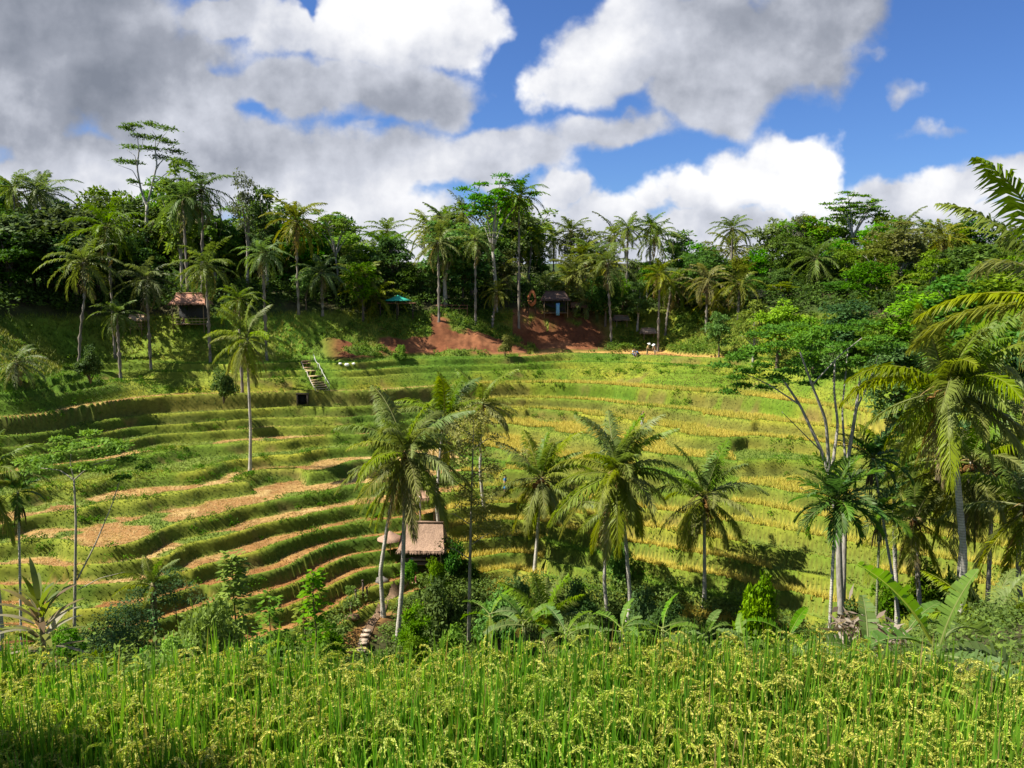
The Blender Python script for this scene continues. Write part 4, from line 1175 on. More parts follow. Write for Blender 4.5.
# the trees one can pick out along the skyline
T1 = limb_tree("flat_topped_tree", "tallest tree of the skyline, thin pale limbs under flat dark tiers of leaves", "tree", 120,
    [([(144, 300, 0), (146, 240, 0), (147, 205, 0)], .30, .22), ([(147, 207, 0), (141, 190, .3), (137, 168, .6), (139, 150, .3)], .17, .09), ([(147, 207, 0), (152, 185, -.3), (157, 165, -.5), (155, 148, 0)], .17, .09)] +
    [([(a, b_, c_), (lerp(a, u, .4) + 2, lerp(b_, v, .62), d * .6), (u, v + 2, d)], .075, .02) for a, b_, c_, u, v, d in
      [(139, 152, .3, 130, 126, 0), (155, 150, 0, 152, 128, 1), (155, 150, 0, 167, 130, -1), (137, 168, .6, 127, 148, 1.5), (157, 166, -.5, 174, 152, .5), (139, 152, .3, 143, 138, -1.5), (139, 182, .4, 118, 163, .5), (156, 170, -.4, 162, 158, 1), (153, 184, -.3, 187, 164, -.5), (143, 196, .2, 130, 182, -1)]],
    [(u + dx, v + dv, d + dd, r) for u, v, d, r in [(130, 125, 0, 1.5), (148, 124, 1, 1.5), (164, 128, -1, 1.6), (138, 136, 0, 1.7), (154, 138, 1, 2.0), (166, 142, .5, 1.7), (130, 147, 1.5, 1.7), (148, 148, -1, 1.6), (172, 151, .5, 1.7), (120, 161, .5, 1.5), (132, 162, 1, 1.3), (158, 157, 1, 1.6), (176, 160, -.5, 1.7), (184, 164, 0, 1.3), (131, 181, -1, .8), (124, 128, 0, 1.0)] for dx, dv, dd in ((0, 0, 0), (5, 2, 1.2))],
    "deep", 130, .36, (.30, .28, .24), 1, .16, up=1.3)
ftree("flat", 862, 193, 128, 2, label="wide flat topped dark tree alone above the forest towards the coconut frond", wide=1.15)
ftree("flat", 338, 210, 122, 3, label="pale leaved flat topped tree with see-through crown between two palms", wide=1.0)
ftree("flat", 496, 178, 125, 4, label="broad dark layered tree on the skyline beside the tallest central palm", wide=.95)
ftree("dusty", 243, 171, 118, 5, label="grey leaved thin crowned tree standing up from the skyline", wide=.8)
ftree("tall", 264, 187, 117, 6, label="dark oval crowned tree touching the grey leaved thin tree", wide=.8)
ftree("tall", 176, 163, 114, 7, label="brownish dense tree directly below the tallest flat tiered tree", wide=.95)
ftree("dusty", 796, 213, 132, 8, label="small dark thin crowned tree poking from the skyline before the flat topped one", wide=.7)
fpalm(519, 178, 116, 11, 1.25, label="tallest central palm on the skyline, dark round crown above the nest swing", lean=0)
fpalm(196, 168, 112, 12, 1.25, label="tall palm with wide fan crown right of the tallest flat tiered tree", lean=1)
fpalm(182, 178, 110, 13, 1.2, label="dark palm touching the wide fan crowned palm under the tiered tree", lean=0)
fpalm(12, 172, 112, 14, .95, label="small palm crown on the skyline at the picture's upper forest corner", lean=0)
fpalm(35, 174, 113, 15, .95, label="second small palm crown on the skyline from the upper forest corner", lean=0)
fpalm(295, 200, 104, 16, 1.25, label="full crowned palm on a thin straight trunk before the see-through tree", lean=0)
fpalm(106, 205, 103, 17, 1.25, label="broad pale fronded palm on a thick trunk left of the tall tiered tree", lean=0)
fpalm(70, 240, 99, 18, 1.2, label="leaning palm with yellow green fronds at the dark wood's edge", lean=3)
fpalm(438, 226, 110, 19, 1.05, label="palm with yellow hanging fronds right of the green parasol", lean=0)
fpalm(475, 224, 110, 20, 1.05, label="palm on a pale straight trunk above the platform railing", lean=0)
fpalm(321, 256, 104, 21, 1.05, label="stocky palm with drooping fronds at the head of the bamboo stair", lean=0)
fpalm(613, 245, 111, 22, 1.2, label="pale fronded palm with curved trunk above the slanting roofs", lean=1)
fpalm(660, 260, 113, 23, .95, label="yellowish palm standing over the green slope with the small roofs", lean=0)
fpalm(708, 265, 108, 24, 1.0, label="yellow green palm at the lower forest edge above the orange stubble field's end", lean=0)
fpalm(740, 268, 106, 25, 1.0, label="palm with brown lower fronds next to the orange stubble field's end", lean=0)
fpalm(628, 216, 132, 26, .9, lean=0); fpalm(651, 213, 132, 27, .95, lean=0); fpalm(733, 216, 134, 28, .95, lean=0)
fpalm(492, 280, 106, 29, .75, label="slim young palm with pale bent trunk rooted in the red earth", lean=1)
fpalm(205, 245, 102, 30, 1.15, label="palm leaning over the brown roofed hut on the grassy bank", lean=0)
fpalm(262, 235, 103, 31, 1.05, lean=0); fpalm(145, 262, 101, 32, 1.0, lean=0)
fpalm(116, 300, 97, 33, .75, label="bright young palm on the grassy bank beside the tiny roofed shelter", lean=0)
fpalm(15, 355, 82, 34, .75, label="golden green short palm at the terrace end by the pale path", lean=0)
fpalm(238, 285, 96, 35, .8, lean=0)
# bananas / bright trees one can pick out
ftree("bright", 362, 262, 106, 41, label="bright lime green tree left of the green parasol", wide=1.0)
ftree("bright", 305, 268, 105, 42, label="lime green spreading tree behind the stocky palm at the stair head", wide=1.0)
ftree("dense", 70, 195, 111, 43, label="big dark rounded tree filling the forest corner under two small palm crowns", wide=1.5)
ftree("dense", 20, 225, 107, 44, label="dark heavy tree low in the forest corner", wide=1.3)
ftree("olive", 905, 222, 112, 45, label="olive round tree right of the wide flat topped tree", wide=1.5)
ftree("olive", 880, 240, 108, 46, label="tall olive tree with bare pale stems below the wide flat topped tree", wide=1.2)
R = np.random.default_rng(2024)


def skyv(u): return float(np.interp(u, SKY_U, SKY_V))


n_ = 0
ROWS = [(2.5, 44, 84, 42, "front", 3), (7, 28, 62, 54, "second", 2), (14, 10, 40, 50, "third", 1), (23, 0, 20, 50, "back", 0)]
for dY, dv0, dv1, cnt, rw, ri in ROWS:
    us = np.linspace(-70, 1095, cnt) + R.normal(size=cnt) * 9
    for u in us:
        n_ += 1
        Y = rim(u) + dY + R.normal() * 1.6
        if ri >= 2 and u < 340: Y += 3
        if ri == 3 and u < 340:
            if R.random() < .55: continue
        v = skyv(u) - 9 + lerp(dv0, dv1, R.random())
        if ri == 3 and 375 < u < 590: v += 10; Y += 3
        if ri <= 1 and 770 < u: v -= 9
        pp = {0: .24, 1: .28, 2: .34, 3: .34}[ri] * (1.3 if 150 < u < 760 else (.45 if u < 150 else .85))
        if R.random() < pp:
            fpalm(u, v - 4, Y, 3000 + n_, 1.0 + .35 * R.random(), ri)
        else:
            w_ = [("dense", .26), ("round", .28), ("olive", .18), ("bright", .10), ("dusty", .05), ("tall", .13)]
            if u < 120: w_ = [("dense", .6), ("round", .3), ("bright", .1)]
            if u > 820: w_ = [("dense", .2), ("round", .35), ("olive", .22), ("bright", .23)]
            sp = R.choice([a for a, _ in w_], p=np.array([q for _, q in w_]) / sum(q for _, q in w_))
            ftree(sp, u, v, Y, 3000 + n_, ri, 1.0 + .4 * R.random())
# trees on the nearer wooded slope toward the coconut palm at the frame edge
for k, (u, v, Y, sp, wd) in enumerate([(780, 300, 100, "bright", 1.1), (815, 318, 94, "round", 1.2), (850, 300, 92, "dense", 1.1), (885, 318, 86, "round", 1.2), (925, 285, 84, "bright", 1.3), (965, 270, 80, "round", 1.3),
        (1005, 262, 78, "bright", 1.3), (945, 320, 74, "round", 1.1), (985, 312, 70, "dense", 1.2), (1025, 300, 68, "round", 1.2), (905, 345, 74, "dense", 1.0), (1000, 350, 62, "round", 1.0), (945, 365, 66, "bright", 1.0), (1045, 345, 58, "dense", 1.2), (755, 300, 106, "olive", 1.0), (720, 312, 110, "round", .9), (835, 345, 90, "bright", .9), (870, 262, 100, "round", 1.2), (935, 250, 98, "olive", 1.2), (980, 245, 96, "dense", 1.3), (1030, 250, 92, "round", 1.3)]):
    ftree(sp, u, v, Y, 5000 + k, 4, wd, name="slope_tree", group="trees on the wooded slope")

# words that single each forest tree out: its look, its rank, and the landmark it stands by
MARKS = [(-100, "over the dark forest corner"), (50, "by the dark wood's edge"), (100, "behind the bright young bank palm"), (145, "near the tiny roofed shelter"), (190, "around the brown roofed bank hut"), (232, "by the grey leaved thin tree"),
         (275, "by the full crowned palm"), (320, "above the bamboo stair"), (365, "left of the green parasol"), (405, "above the green parasol"), (445, "over the platform railing"), (490, "left of the orange nest swing"), (530, "above the orange nest swing"), (570, "above the dark shed roof"),
         (610, "over the slanting roofs"), (650, "above the farm workers"), (700, "above the orange field"), (750, "beyond the forked tree"), (800, "before the wide flat tree"), (850, "by the wide flat tree"), (900, "past the wide flat tree"), (950, "behind the tall ringed palm"), (1000, "behind the frame edge palm")]
ROWW = {0: "on the skyline", 1: "just under the skyline", 2: "halfway down the forest", 3: "at the forest foot", 4: "on the wooded slope"}
SPW = {"palm": "coconut palm", "dense": "dark dense tree", "round": "mid green round tree", "olive": "olive loose tree", "bright": "bright green tree", "dusty": "thin grey green tree", "tall": "narrow green tree", "flat": "flat topped tree"}
from collections import defaultdict
GRP = defaultdict(list)
for sp, u, row, o, H in FOREST:
    mk = [w for a, w in MARKS if a <= u][-1] if u >= -100 else MARKS[0][1]
    GRP[(SPW[sp], ROWW[row], mk)].append((u, o, H))
for (a, r_, mk), L_ in GRP.items():
    L_.sort(key=lambda q: q[0])
    if len(L_) == 1: pre = [""]
    elif len(L_) == 2: pre = ["left ", "right "]
    elif len(L_) == 3: pre = ["leftmost ", "middle ", "rightmost "]
    else: pre = ["leftmost "] + ["second left ", "third left ", "fourth left "][:len(L_) - 2] + ["rightmost "]
    for p_, (u, o, H) in zip(pre, L_):
        o["label"] = (p_ + a + " " + r_ + ", " + mk)
# ------------------------------------------------------------------ huts, shelters, stairs, people
THATCH = np.array([.33, .20, .135]); TIMBER = np.array([.26, .18, .11]); BAMBOO = np.array([.42, .32, .16]); DARKW = np.array([.06, .045, .035])


def thatch_roof(b, c, w, d, rise, eave, seed=0, col=THATCH, hip=.25, th=.16, shag=True):
    """gabled thatch with hipped ends: eaves w by d at height eave, ridge above"""
    R = np.random.default_rng(seed)
    nu, nv = 26, 9
    for sgn in (-1, 1):
        u = np.linspace(0, 1, nu); t = np.linspace(0, 1, nv)
        U, T = np.meshgrid(u, t, indexing="ij")
        half = lerp(w / 2, w / 2 * (1 - hip), T)
        X = (U * 2 - 1) * half; Y = sgn * (d / 2) * (1 - T); Z = eave + rise * T - .10 * np.sin(PI * T) * rise
        for k, dz in ((0, 0), (1, -th)):
            V = np.stack([X, Y * (1 if k == 0 else .97), Z + dz + (R.normal(size=X.shape) * .018)], -1).reshape(-1, 3) + c
            i = (np.arange(nu - 1)[:, None] * nv + np.arange(nv - 1)[None])
            q = np.stack([i, i + nv, i + nv + 1, i + 1], -1).reshape(-1, 4)
            b.add(V, q, col * (.85 + .3 * R.random((len(V), 1))))
    for sgn in (-1, 1):                                   # hipped ends
        a0 = np.array([sgn * w / 2, -d / 2, eave]); a1 = np.array([sgn * w / 2, d / 2, eave]); a2 = np.array([sgn * w / 2 * (1 - hip), 0, eave + rise])
        b.add(np.array([a0, a1, a2]) + c, np.array([[0, 1, 2]]), col * .95)
        b.add(np.array([a0, a1, a2]) * [.985, .97, 1] + c - [0, 0, th], np.array([[0, 1, 2]]), col * .8)
    tube(b, [c + [-w / 2 * (1 - hip) - .05, 0, eave + rise + .02], c + [0, 0, eave + rise + .05], c + [w / 2 * (1 - hip) + .05, 0, eave + rise + .02]], .09, col * .85, 7)
    if shag:                                              # ragged thatch ends along the eaves
        n = 420; side = R.integers(0, 4, n); s = R.random(n) * 2 - 1
        P = np.where((side < 2)[:, None], np.stack([s * w / 2, np.where(side == 0, -d / 2, d / 2), np.full(n, eave)], 1), np.stack([np.where(side == 2, -w / 2, w / 2), s * d / 2, np.full(n, eave)], 1))
        out = np.where((side < 2)[:, None], np.stack([0 * s, np.where(side == 0, -1., 1.), 0 * s], 1), np.stack([np.where(side == 2, -1., 1.), 0 * s, 0 * s], 1))
        leaf_quads(b, P + c + [0, 0, .02], unit(out * .5 + [0, 0, -1] + R.normal(size=(n, 3)) * .15), unit(out + R.normal(size=(n, 3)) * .2), .2 + .2 * R.random(n), np.full(n, .06), col * (.7 + .5 * R.random((n, 1))))


def posts(root, pts, h, r=.05, col=TIMBER, z0=-.6):
    for x, y in pts:
        b = Buf(); tube(b, [(x, y, z0), (x, y, h * .5), (x, y, h)], [r * 1.1, r, r * .95], col, 7); link("post", b.mesh("post", M_WOOD, True), root)


def hut(name, label, loc, w, d, eave, rise, seed, rz=0.0, roofcol=THATCH, floor=None, rail=False, hip=.25, wall=None, cat="hut", group=None):
    root = thing(name, label, cat, loc, rz, group)
    b = Buf(); thatch_roof(b, np.zeros(3), w, d, rise, eave, seed, roofcol, hip); link("roof", b.mesh("roof", M_THATCH), root)
    ix, iy = w / 2 - .35, d / 2 - .35
    posts(root, [(-ix, -iy), (ix, -iy), (-ix, iy), (ix, iy), (0, iy)], eave + .12)
    if floor is not None:
        b = Buf()
        for k in range(9): box(b, (0, -iy + (k + .5) * 2 * iy / 9, floor - .03), (2 * ix + .2, 2 * iy / 9 - .03, .06), TIMBER * (.8 + .05 * k))
        link("floor", b.mesh("hut_floor", M_WOOD), root)
    if rail:
        b = Buf()
        for zz in (.35, .75):
            for a, c_ in (((-ix, -iy), (ix, -iy)), ((-ix, -iy), (-ix, iy)), ((ix, -iy), (ix, iy))):
                tube(b, [(*a, floor + zz), (*c_, floor + zz)], .035, BAMBOO, 6)
        for t in np.linspace(-1, 1, 9): tube(b, [(t * ix, -iy, floor), (t * ix, -iy, floor + .75)], .025, BAMBOO, 5)
        link("railing", b.mesh("railing", M_WOOD, True), root)
    if wall is not None:
        b = Buf(); box(b, (0, iy - .02, (eave + (floor or 0)) / 2), (2 * ix, .06, eave - (floor or 0)), wall); link("back_wall", b.mesh("back_wall", M_WOOD), root)
    return root


def on_ground(u, v, Y):
    p = at(u, v, Y); return np.array([p[0], Y, float(gz(p[0], Y))])


# the thatched hut in the middle
g = solve_ground(424, 564); e_ = at(424, 545, g[1])
eave = e_[2] - g[2]
H1 = hut("thatched_hut", "open thatched hut with pinkish brown roof behind the big coconut palm", g, 4.0, 3.1, eave, 2.0, 1, -.06, np.array([.31, .205, .14]), .35, False, .16, np.array([.10, .07, .05]))
b = Buf(); box(b, (0, -.3, .62), (1.8, .6, .06), BAMBOO); 
for sx in (-.8, .8):
    for sy in (-.5, -.1): box(b, (sx, sy, .45), (.06, .06, .32), BAMBOO)
tag(link("bamboo_bench", b.mesh("bamboo_bench", M_WOOD), None, g + [0, -.3, 0]), "low bamboo bench standing inside the open thatched hut", "bench")


def parasol_roof(name, label, u, v, Y, r, h, seed, col, rise=.7, cat="parasol", mat=None, pole=True):
    R = np.random.default_rng(seed); a = at(u, v, Y); g = float(gz(a[0], Y)); top = a[2] - g; print(label, 'top', top)
    root = thing(name, label, cat, (a[0], Y, g))
    b = Buf(); n = 16; an = np.arange(n) * 2 * PI / n; rings = [(0.02, rise), (.35, .62 * rise), (.7, .28 * rise), (1.0, 0.0)]
    V = np.concatenate([np.stack([r * q * np.cos(an), r * q * np.sin(an), top - rise + z + R.normal(size=n) * .015], 1) for q, z in rings])
    V = np.concatenate([V, V * [1, 1, 1] - [0, 0, .07]]); F_ = []
    for s in (0, 64):
        for k in range(3):
            i = s + k * n + np.arange(n); j = s + k * n + (np.arange(n) + 1) % n
            F_.append(np.stack([i, j, j + n, i + n], 1))
    i = 48 + np.arange(n); j = 48 + (np.arange(n) + 1) % n; F_.append(np.stack([i, j, j + 64, i + 64], 1))
    b.add(V, F_, np.asarray(col) * (.85 + .3 * R.random((len(V), 1))))
    link("canopy", b.mesh("canopy", mat or M_THATCH), root)
    b = Buf(); tube(b, [(0, 0, -.4), (0, 0, top * .5), (0, 0, top - .05)], .05, TIMBER, 7); link("pole", b.mesh("pole", M_WOOD, True), root)
    return root


parasol_roof("thatched_parasol", "little round thatched parasol left of the open thatched hut", 390, 531, solve_ground(390, 556)[1], 1.1, 1.9, 3, np.array([.30, .19, .13]), .65)
parasol_roof("green_parasol", "green cloth parasol on the wooden platform at the forest edge", 398, 295, solve_ground(398, 316, 80, 130)[1], 1.9, 2.4, 4, (.03, .30, .20), .75, mat=M_CLOTH)
# shed with a white post uphill of the hut
g = solve_ground(424, 518); e_ = at(424, 497, g[1])
r_ = thing("lean_to_shed", "small shed with torn brown roof and a white post, uphill of the thatched hut", "shed", g)
ev = max(e_[2] - g[2], 2.0)
b = Buf(); thatch_roof(b, np.zeros(3), 2.6, 1.9, .55, ev, 7, np.array([.33, .20, .13]), .05); link("roof", b.mesh("roof", M_THATCH), r_)
posts(r_, [(1.0, -.7), (-1.0, .7), (1.0, .7)], ev + .1); b = Buf(); tube(b, [(-.25, -.75, -.5), (-.25, -.75, ev * .6), (-.25, -.75, ev + .1)], .085, (.62, .60, .58), 8)
pst = link("post", b.mesh("white_post", M_STONE, True), r_); pst["label"] = "thick white post"

# huts on the bank under the forest
g = solve_ground(192, 328, 80, 130); e_ = at(192, 303, g[1]); print(g)
hut("platform_hut", "brown roofed hut with bamboo railings on stilts at the grassy bank's top", g, 4.7, 3.2, max(e_[2] - g[2], 2.2), 1.25, 11, .05, np.array([.38, .20, .13]), 0.55, True, .22, np.array([.05, .05, .05]))
g = solve_ground(138, 332, 80, 130); e_ = at(138, 319, g[1]); print(g)
hut("tiny_shelter", "tiny roofed shelter with a yellow bamboo front beside the brown roofed bank hut", g, 2.2, 1.8, max(e_[2] - g[2], 1.7), .5, 12, 0, np.array([.42, .30, .18]), .4, True, .1)
g = solve_ground(555, 314, 80, 130); e_ = at(555, 304, g[1]); print(g)
hut("dark_shed", "dark brown roofed shed on the rim above the red earth", g, 4.4, 3.0, max(e_[2] - g[2], 2.3), 1.2, 13, .08, np.array([.10, .065, .05]), .2, False, .3, np.array([.05, .05, .06]))
R = np.random.default_rng(14)
p = at(558, 309, g[1] - 1.45); b = Buf(); nx_ = 7
V = np.array([[x * .09 - .3, .10 * math.sin(x * 1.9), z] for x in range(nx_) for z in (0, -.6, -1.3, -1.9)]); i = (np.arange(nx_ - 1)[:, None] * 4 + np.arange(3)[None])
b.add(V, np.stack([i, i + 4, i + 5, i + 1], -1).reshape(-1, 4), (.16, .36, .52))
cl = link("hanging_cloth", b.mesh("hanging_cloth", M_CLOTH, True), None, p + [0, 0, .9]); sm = cl.modifiers.new("thick", 'SOLIDIFY'); sm.thickness = .02
tag(cl, "pale blue cloth hanging under the dark shed roof", "cloth")
for (u, v, Y, w, sd, lab, col) in [(578, 303, 115.5, 2.6, 15, "slanting reddish roof low on the rim right of the dark shed", (.20, .11, .07)), (621, 316, 117, 2.4, 16, "grey brown roofed shelter on the green slope behind a palm trunk", (.20, .15, .11)), (648, 329, 116, 2.3, 17, "low flat roofed shelter on the green slope above the farm workers", (.27, .20, .15))]:
    g = solve_ground(u, v + 9, 80, 135); Y = g[1]; e_ = at(u, v + 3, Y)
    hut("field_shelter", lab, (e_[0], Y, min(g[2], e_[2] - 1.1)), w, 1.8, max(e_[2] - g[2], 1.1), .55, sd, .15, np.array(col), None, False, .05, np.array([.04, .035, .03]), group="small field shelters on the slope")
# wooden platform below the parasol, railing further along
g = solve_ground(398, 316, 80, 130); dk = at(398, 303, g[1])[2]; print(g)
r_ = thing("wooden_platform", "reddish wooden platform on dark stilts carrying the green parasol", "platform", g)
b = Buf()
for k in range(12): box(b, (-2.6 + k * .46, 0, dk - g[2]), (.43, 2.4, .08), np.array([.22, .10, .06]) * (.85 + .3 * R.random()))
link("deck", b.mesh("deck", M_WOOD), r_); posts(r_, [(x, y) for x in (-2.4, 0, 2.3) for y in (-1.0, 1.0)], dk - g[2] - .04, .08, DARKW)
r_ = thing("viewing_railing", "brown wooden railing of a viewing platform between two palm trunks", "railing", solve_ground(452, 312, 80, 130))
b = Buf()
for z in (.5, 1.0): tube(b, [(-2.4, 0, z), (0, 0, z + .03), (2.4, 0, z)], .05, (.24, .12, .07), 6)
link("rail", b.mesh("rail", M_WOOD, True), r_); posts(r_, [(x, 0) for x in (-2.3, -1.1, 0, 1.1, 2.3)], 1.1, .05, np.array([.24, .12, .07]))
# orange nest swing
Yn = solve_ground(532, 316, 80, 130)[1]; p = at(532, 299, Yn); r_ = thing("nest_swing", "orange woven nest seat with pointed top on the rim above the red earth", "swing seat", (p[0], Yn, p[2] - 1.3))
b = Buf()
an = np.linspace(0, 2 * PI, 15)
for rr, zz in ((1.0, 0), (.86, .04), (.72, .08)):
    tube(b, np.stack([rr * np.sin(an) * .62 * 1.0, .15 - zz * 2 + 0 * an, 1.3 + rr * 1.05 * np.cos(an) + .35 * np.maximum(np.cos(an), 0) ** 6], 1), .09, (.42, .15, .06), 6, False)
link("ring", b.mesh("nest_ring", M_THATCH, True), r_)
b = Buf(); R = np.random.default_rng(3)
for k in range(60):
    a = R.random() * 6.28; q = R.random() ** .5 * .55
    tube(b, [(math.cos(a) * q * .9, .45 + .25 * R.random(), .75 + math.sin(a) * q * .4), (math.cos(a + 1) * q, .5, .8 + math.sin(a + 1) * q * .5)], .035, np.array([.34, .13, .06]) * (.7 + .6 * R.random()), 4)
link("seat", b.mesh("nest_seat", M_THATCH), r_)
posts(r_, [(-.55, .3), (.55, .3)], .9, .06, DARKW, -1.6)

# bamboo stair up the terrace bank
p0 = at_z(324, 406, -14.7); p1 = at_z(307, 366, -10.4); p0 = np.array([p0[0], p0[1], float(gz(p0[0], p0[1]))]); p1 = np.array([p1[0], p1[1], float(gz(p1[0], p1[1]))])
r_ = thing("bamboo_stair", "steep bamboo stair with a handrail up the bank to the uppermost terrace", "stairs", p0)
d = p1 - p0; ns = 14; hd = unit(np.array([d[0], d[1], 0])); sdv = np.array([hd[1], -hd[0], 0])
prof = []
for k in range(ns):
    t = (k + .5) / ns; q = d * t; q[2] = max(d[2] * t, float(gz(p0[0] + q[0], p0[1] + q[1])) - p0[2] + .12); prof.append(q)
    b = Buf(); box(b, (0, 0, 0), (1.5, .36, .09), (BAMBOO * (.8 + .3 * R.random())) if k < 11 else np.array([.36, .22, .12]), math.atan2(hd[1], hd[0]) - PI / 2)
    link("step", b.mesh("step", M_WOOD), r_, q)
for sg in (-1, 1):
    b = Buf(); tube(b, [q + sdv * sg * .78 - [0, 0, .08] for q in prof], .06, (.33, .30, .24), 6); link("stringer", b.mesh("stringer", M_WOOD, True), r_)
b = Buf(); tube(b, [q + sdv * .78 + [0, 0, .85] for q in prof], .045, (.36, .36, .33), 6)
for q in prof[::3]: tube(b, [q + sdv * .78 - [0, 0, .1], q + sdv * .78 + [0, 0, .85]], .035, (.36, .36, .33), 5)
link("handrail", b.mesh("handrail", M_WOOD, True), r_)

# dark opening dug into the bank beside the stair
c = at_z(297, 404, -14.0); y0 = c[1]
ys_ = np.linspace(y0 - 6, y0 + 8, 80); zz = gz(np.full(80, c[0]), ys_); hit = ys_[np.argmax(zz > -13.7)]
b = Buf(); r_ = thing("dug_opening", "dark square opening dug into the earth bank beside the bamboo stair", "opening", (c[0], hit - .25, -14.7))
for sx in (-.62, .62): box(b, (sx, 0, .75), (.14, .5, 1.5), (.12, .09, .06))
box(b, (0, 0, 1.56), (1.5, .52, .14), (.12, .09, .06)); link("frame", b.mesh("opening_frame", M_WOOD), r_)
b = Buf(); box(b, (0, .12, .75), (1.1, .1, 1.46), (.012, .011, .010)); link("dark_slab", b.mesh("opening_dark_slab", M_STONE), r_)  # near-black slab stands in for the darkness inside the opening

# lower paved path and stone steps
P = PATH; T = unit(np.gradient(P, axis=0)); sd = np.stack([-T[:, 1], T[:, 0], 0 * T[:, 0]], 1)
Lp, Rp = P + sd * .32, P - sd * .32
zc = gz(P[:, 0], P[:, 1]) + .06
V = np.concatenate([np.stack([Q_[:, 0], Q_[:, 1], gz(Q_[:, 0], Q_[:, 1]) + .05], 1) for Q_ in (Lp, P, Rp)])
V[40:80, 2] = np.maximum(zc, (V[:40, 2] + V[80:, 2]) / 2)
i = np.arange(39); b = Buf()
b.add(V, [np.stack([i + 40, i + 41, i + 1, i], 1), np.stack([i + 80, i + 81, i + 41, i + 40], 1)], (.17, .11, .065))
tag(link("path", b.mesh("path", M_STONE)), kind="structure")
r_ = thing("stone_steps", "short flight of pale stone steps on the lower path above the rice", "steps", P[0] + [0, 0, zc[0]])
for k in range(6):
    t = k * 1.6; j = int(t); q = P[j] + [0, 0, zc[j] + .09]
    b = Buf(); box(b, (0, 0, 0), (.62, .34, .16), np.array([.42, .33, .24]) * (.85 + .05 * k), math.atan2(T[j][1], T[j][0]) - PI / 2); link("step", b.mesh("stone_step", M_STONE), r_, q - (P[0] + [0, 0, zc[0]]))

# rocks, sheets
def rock(label, u, v, Y, s, seed, col, name="boulder", cat="boulder"):
    R = np.random.default_rng(seed); a = solve_ground(u, v, 45); b = Buf(); nu, nv = 16, 10
    th, ph = np.meshgrid(np.linspace(0, 2 * PI, nu, endpoint=False), np.linspace(.05, PI - .05, nv))
    dv = np.stack([np.cos(th) * np.sin(ph), np.sin(th) * np.sin(ph), np.cos(ph)], -1).reshape(-1, 3)
    r = 1 + 1.3 * fbm(dv[:, 0] * 1.6 + 5 + dv[:, 2], dv[:, 1] * 1.6 + seed, seed, 3)
    i = np.arange(nv - 1)[:, None] * nu; j = np.arange(nu)[None]; k = (j + 1) % nu
    b.add(dv * r[:, None] * np.asarray(s), np.stack([i + j, i + nu + j, i + nu + k, i + k], -1).reshape(-1, 4), col)
    return tag(link(name, b.mesh(name, M_STONE, True), None, tuple(a + np.array([0, 0, s[2] * .05]))), label, cat)


rock("pale grey boulder on the terrace grass above the paved path", 381, 582, 58, (.55, .45, .3), 1, (.14, .125, .105))
rock("small brown boulder at the paved path's bend by the wooden stakes", 352, 618, 50, (.5, .4, .22), 2, (.13, .08, .045))
for k, (u, lab, s) in enumerate([(340, "smallest white sack left of two others on the uppermost terrace", .22), (347, "largest white sack, middle of three on the uppermost terrace", .38), (353, "white sack nearest the red earth, last of three", .30)]):
    a = at(u, 365, 102); 
    rock(lab, u, 365, 101.5, (s * .8, s * .6, s * .6), 5 + k, (.72, .70, .64), "sack", "sack")["group"] = "white sacks on the uppermost terrace"
a = solve_ground(419, 567); b = Buf()
V = np.array([[x * .22 - .65, y * .2 - .3, .35 + .03 * math.sin(3 * x + y)] for x in range(7) for y in range(4)]); i = (np.arange(6)[:, None] * 4 + np.arange(3)[None])
b.add(V, np.stack([i, i + 4, i + 5, i + 1], -1).reshape(-1, 4), (.62, .66, .62))
sh = link("white_sheet", b.mesh("white_sheet", M_CLOTH, True), None, a + [0, 0, .3]); sm = sh.modifiers.new("thick", 'SOLIDIFY'); sm.thickness = .03
tag(sh, "small white sheet spread on bushes in front of the thatched hut", "sheet")
# dark wooden stakes by the lower path
for k, (u, v, h, lab) in enumerate([(351, 606, .8, "lower dark wooden stake at the small brown boulder"), (356, 598, 1.0, "middle dark wooden stake beside the lower path"), (363, 590, 1.2, "taller dark wooden stake of the pair above the lower path"), (367, 592, 1.0, "shorter dark wooden stake of the pair above the lower path")]):
    a = solve_ground(u, v + 8, 45); b = Buf(); tube(b, [(0, 0, -.4), (.02, 0, h * .5), (0, .03, h)], [.09, .085, .06], DARKW * 1.3, 7); box(b, (0, 0, h + .04), (.16, .16, .10), DARKW * 1.2)
    tag(link("wooden_stake", b.mesh("wooden_stake", M_WOOD), None, a), lab, "stake", "dark wooden stakes by the lower path")


# people -----------------------------------------------------------------------------------
M_SKIN = rough_material("skin", 20, .08, .6, .05)


_SOLID = {}


def solid(col, rough=.8):
    k = tuple(round(float(c), 3) for c in col)
    if k not in _SOLID:
        m, nt = nodes("cloth_or_skin"); L = nt.links.new
        nz = N(nt, "ShaderNodeTexNoise", i={"Scale": 14.0, "Detail": 3.0})
        mr = N(nt, "ShaderNodeMapRange", i={3: .85, 4: 1.15}); L(nz.outputs[0], mr.inputs[0])
        rgb = N(nt, "ShaderNodeRGB"); rgb.outputs[0].default_value = (*k, 1)
        vm = N(nt, "ShaderNodeVectorMath", operation='SCALE'); L(rgb.outputs[0], vm.inputs[0]); L(mr.outputs[0], vm.inputs["Scale"])
        p = N(nt, "ShaderNodeBsdfPrincipled", i={"Roughness": rough}); L(vm.outputs[0], p.inputs["Base Color"])
        o = N(nt, "ShaderNodeOutputMaterial"); L(p.outputs[0], o.inputs[0]); _SOLID[k] = m
    return _SOLID[k]


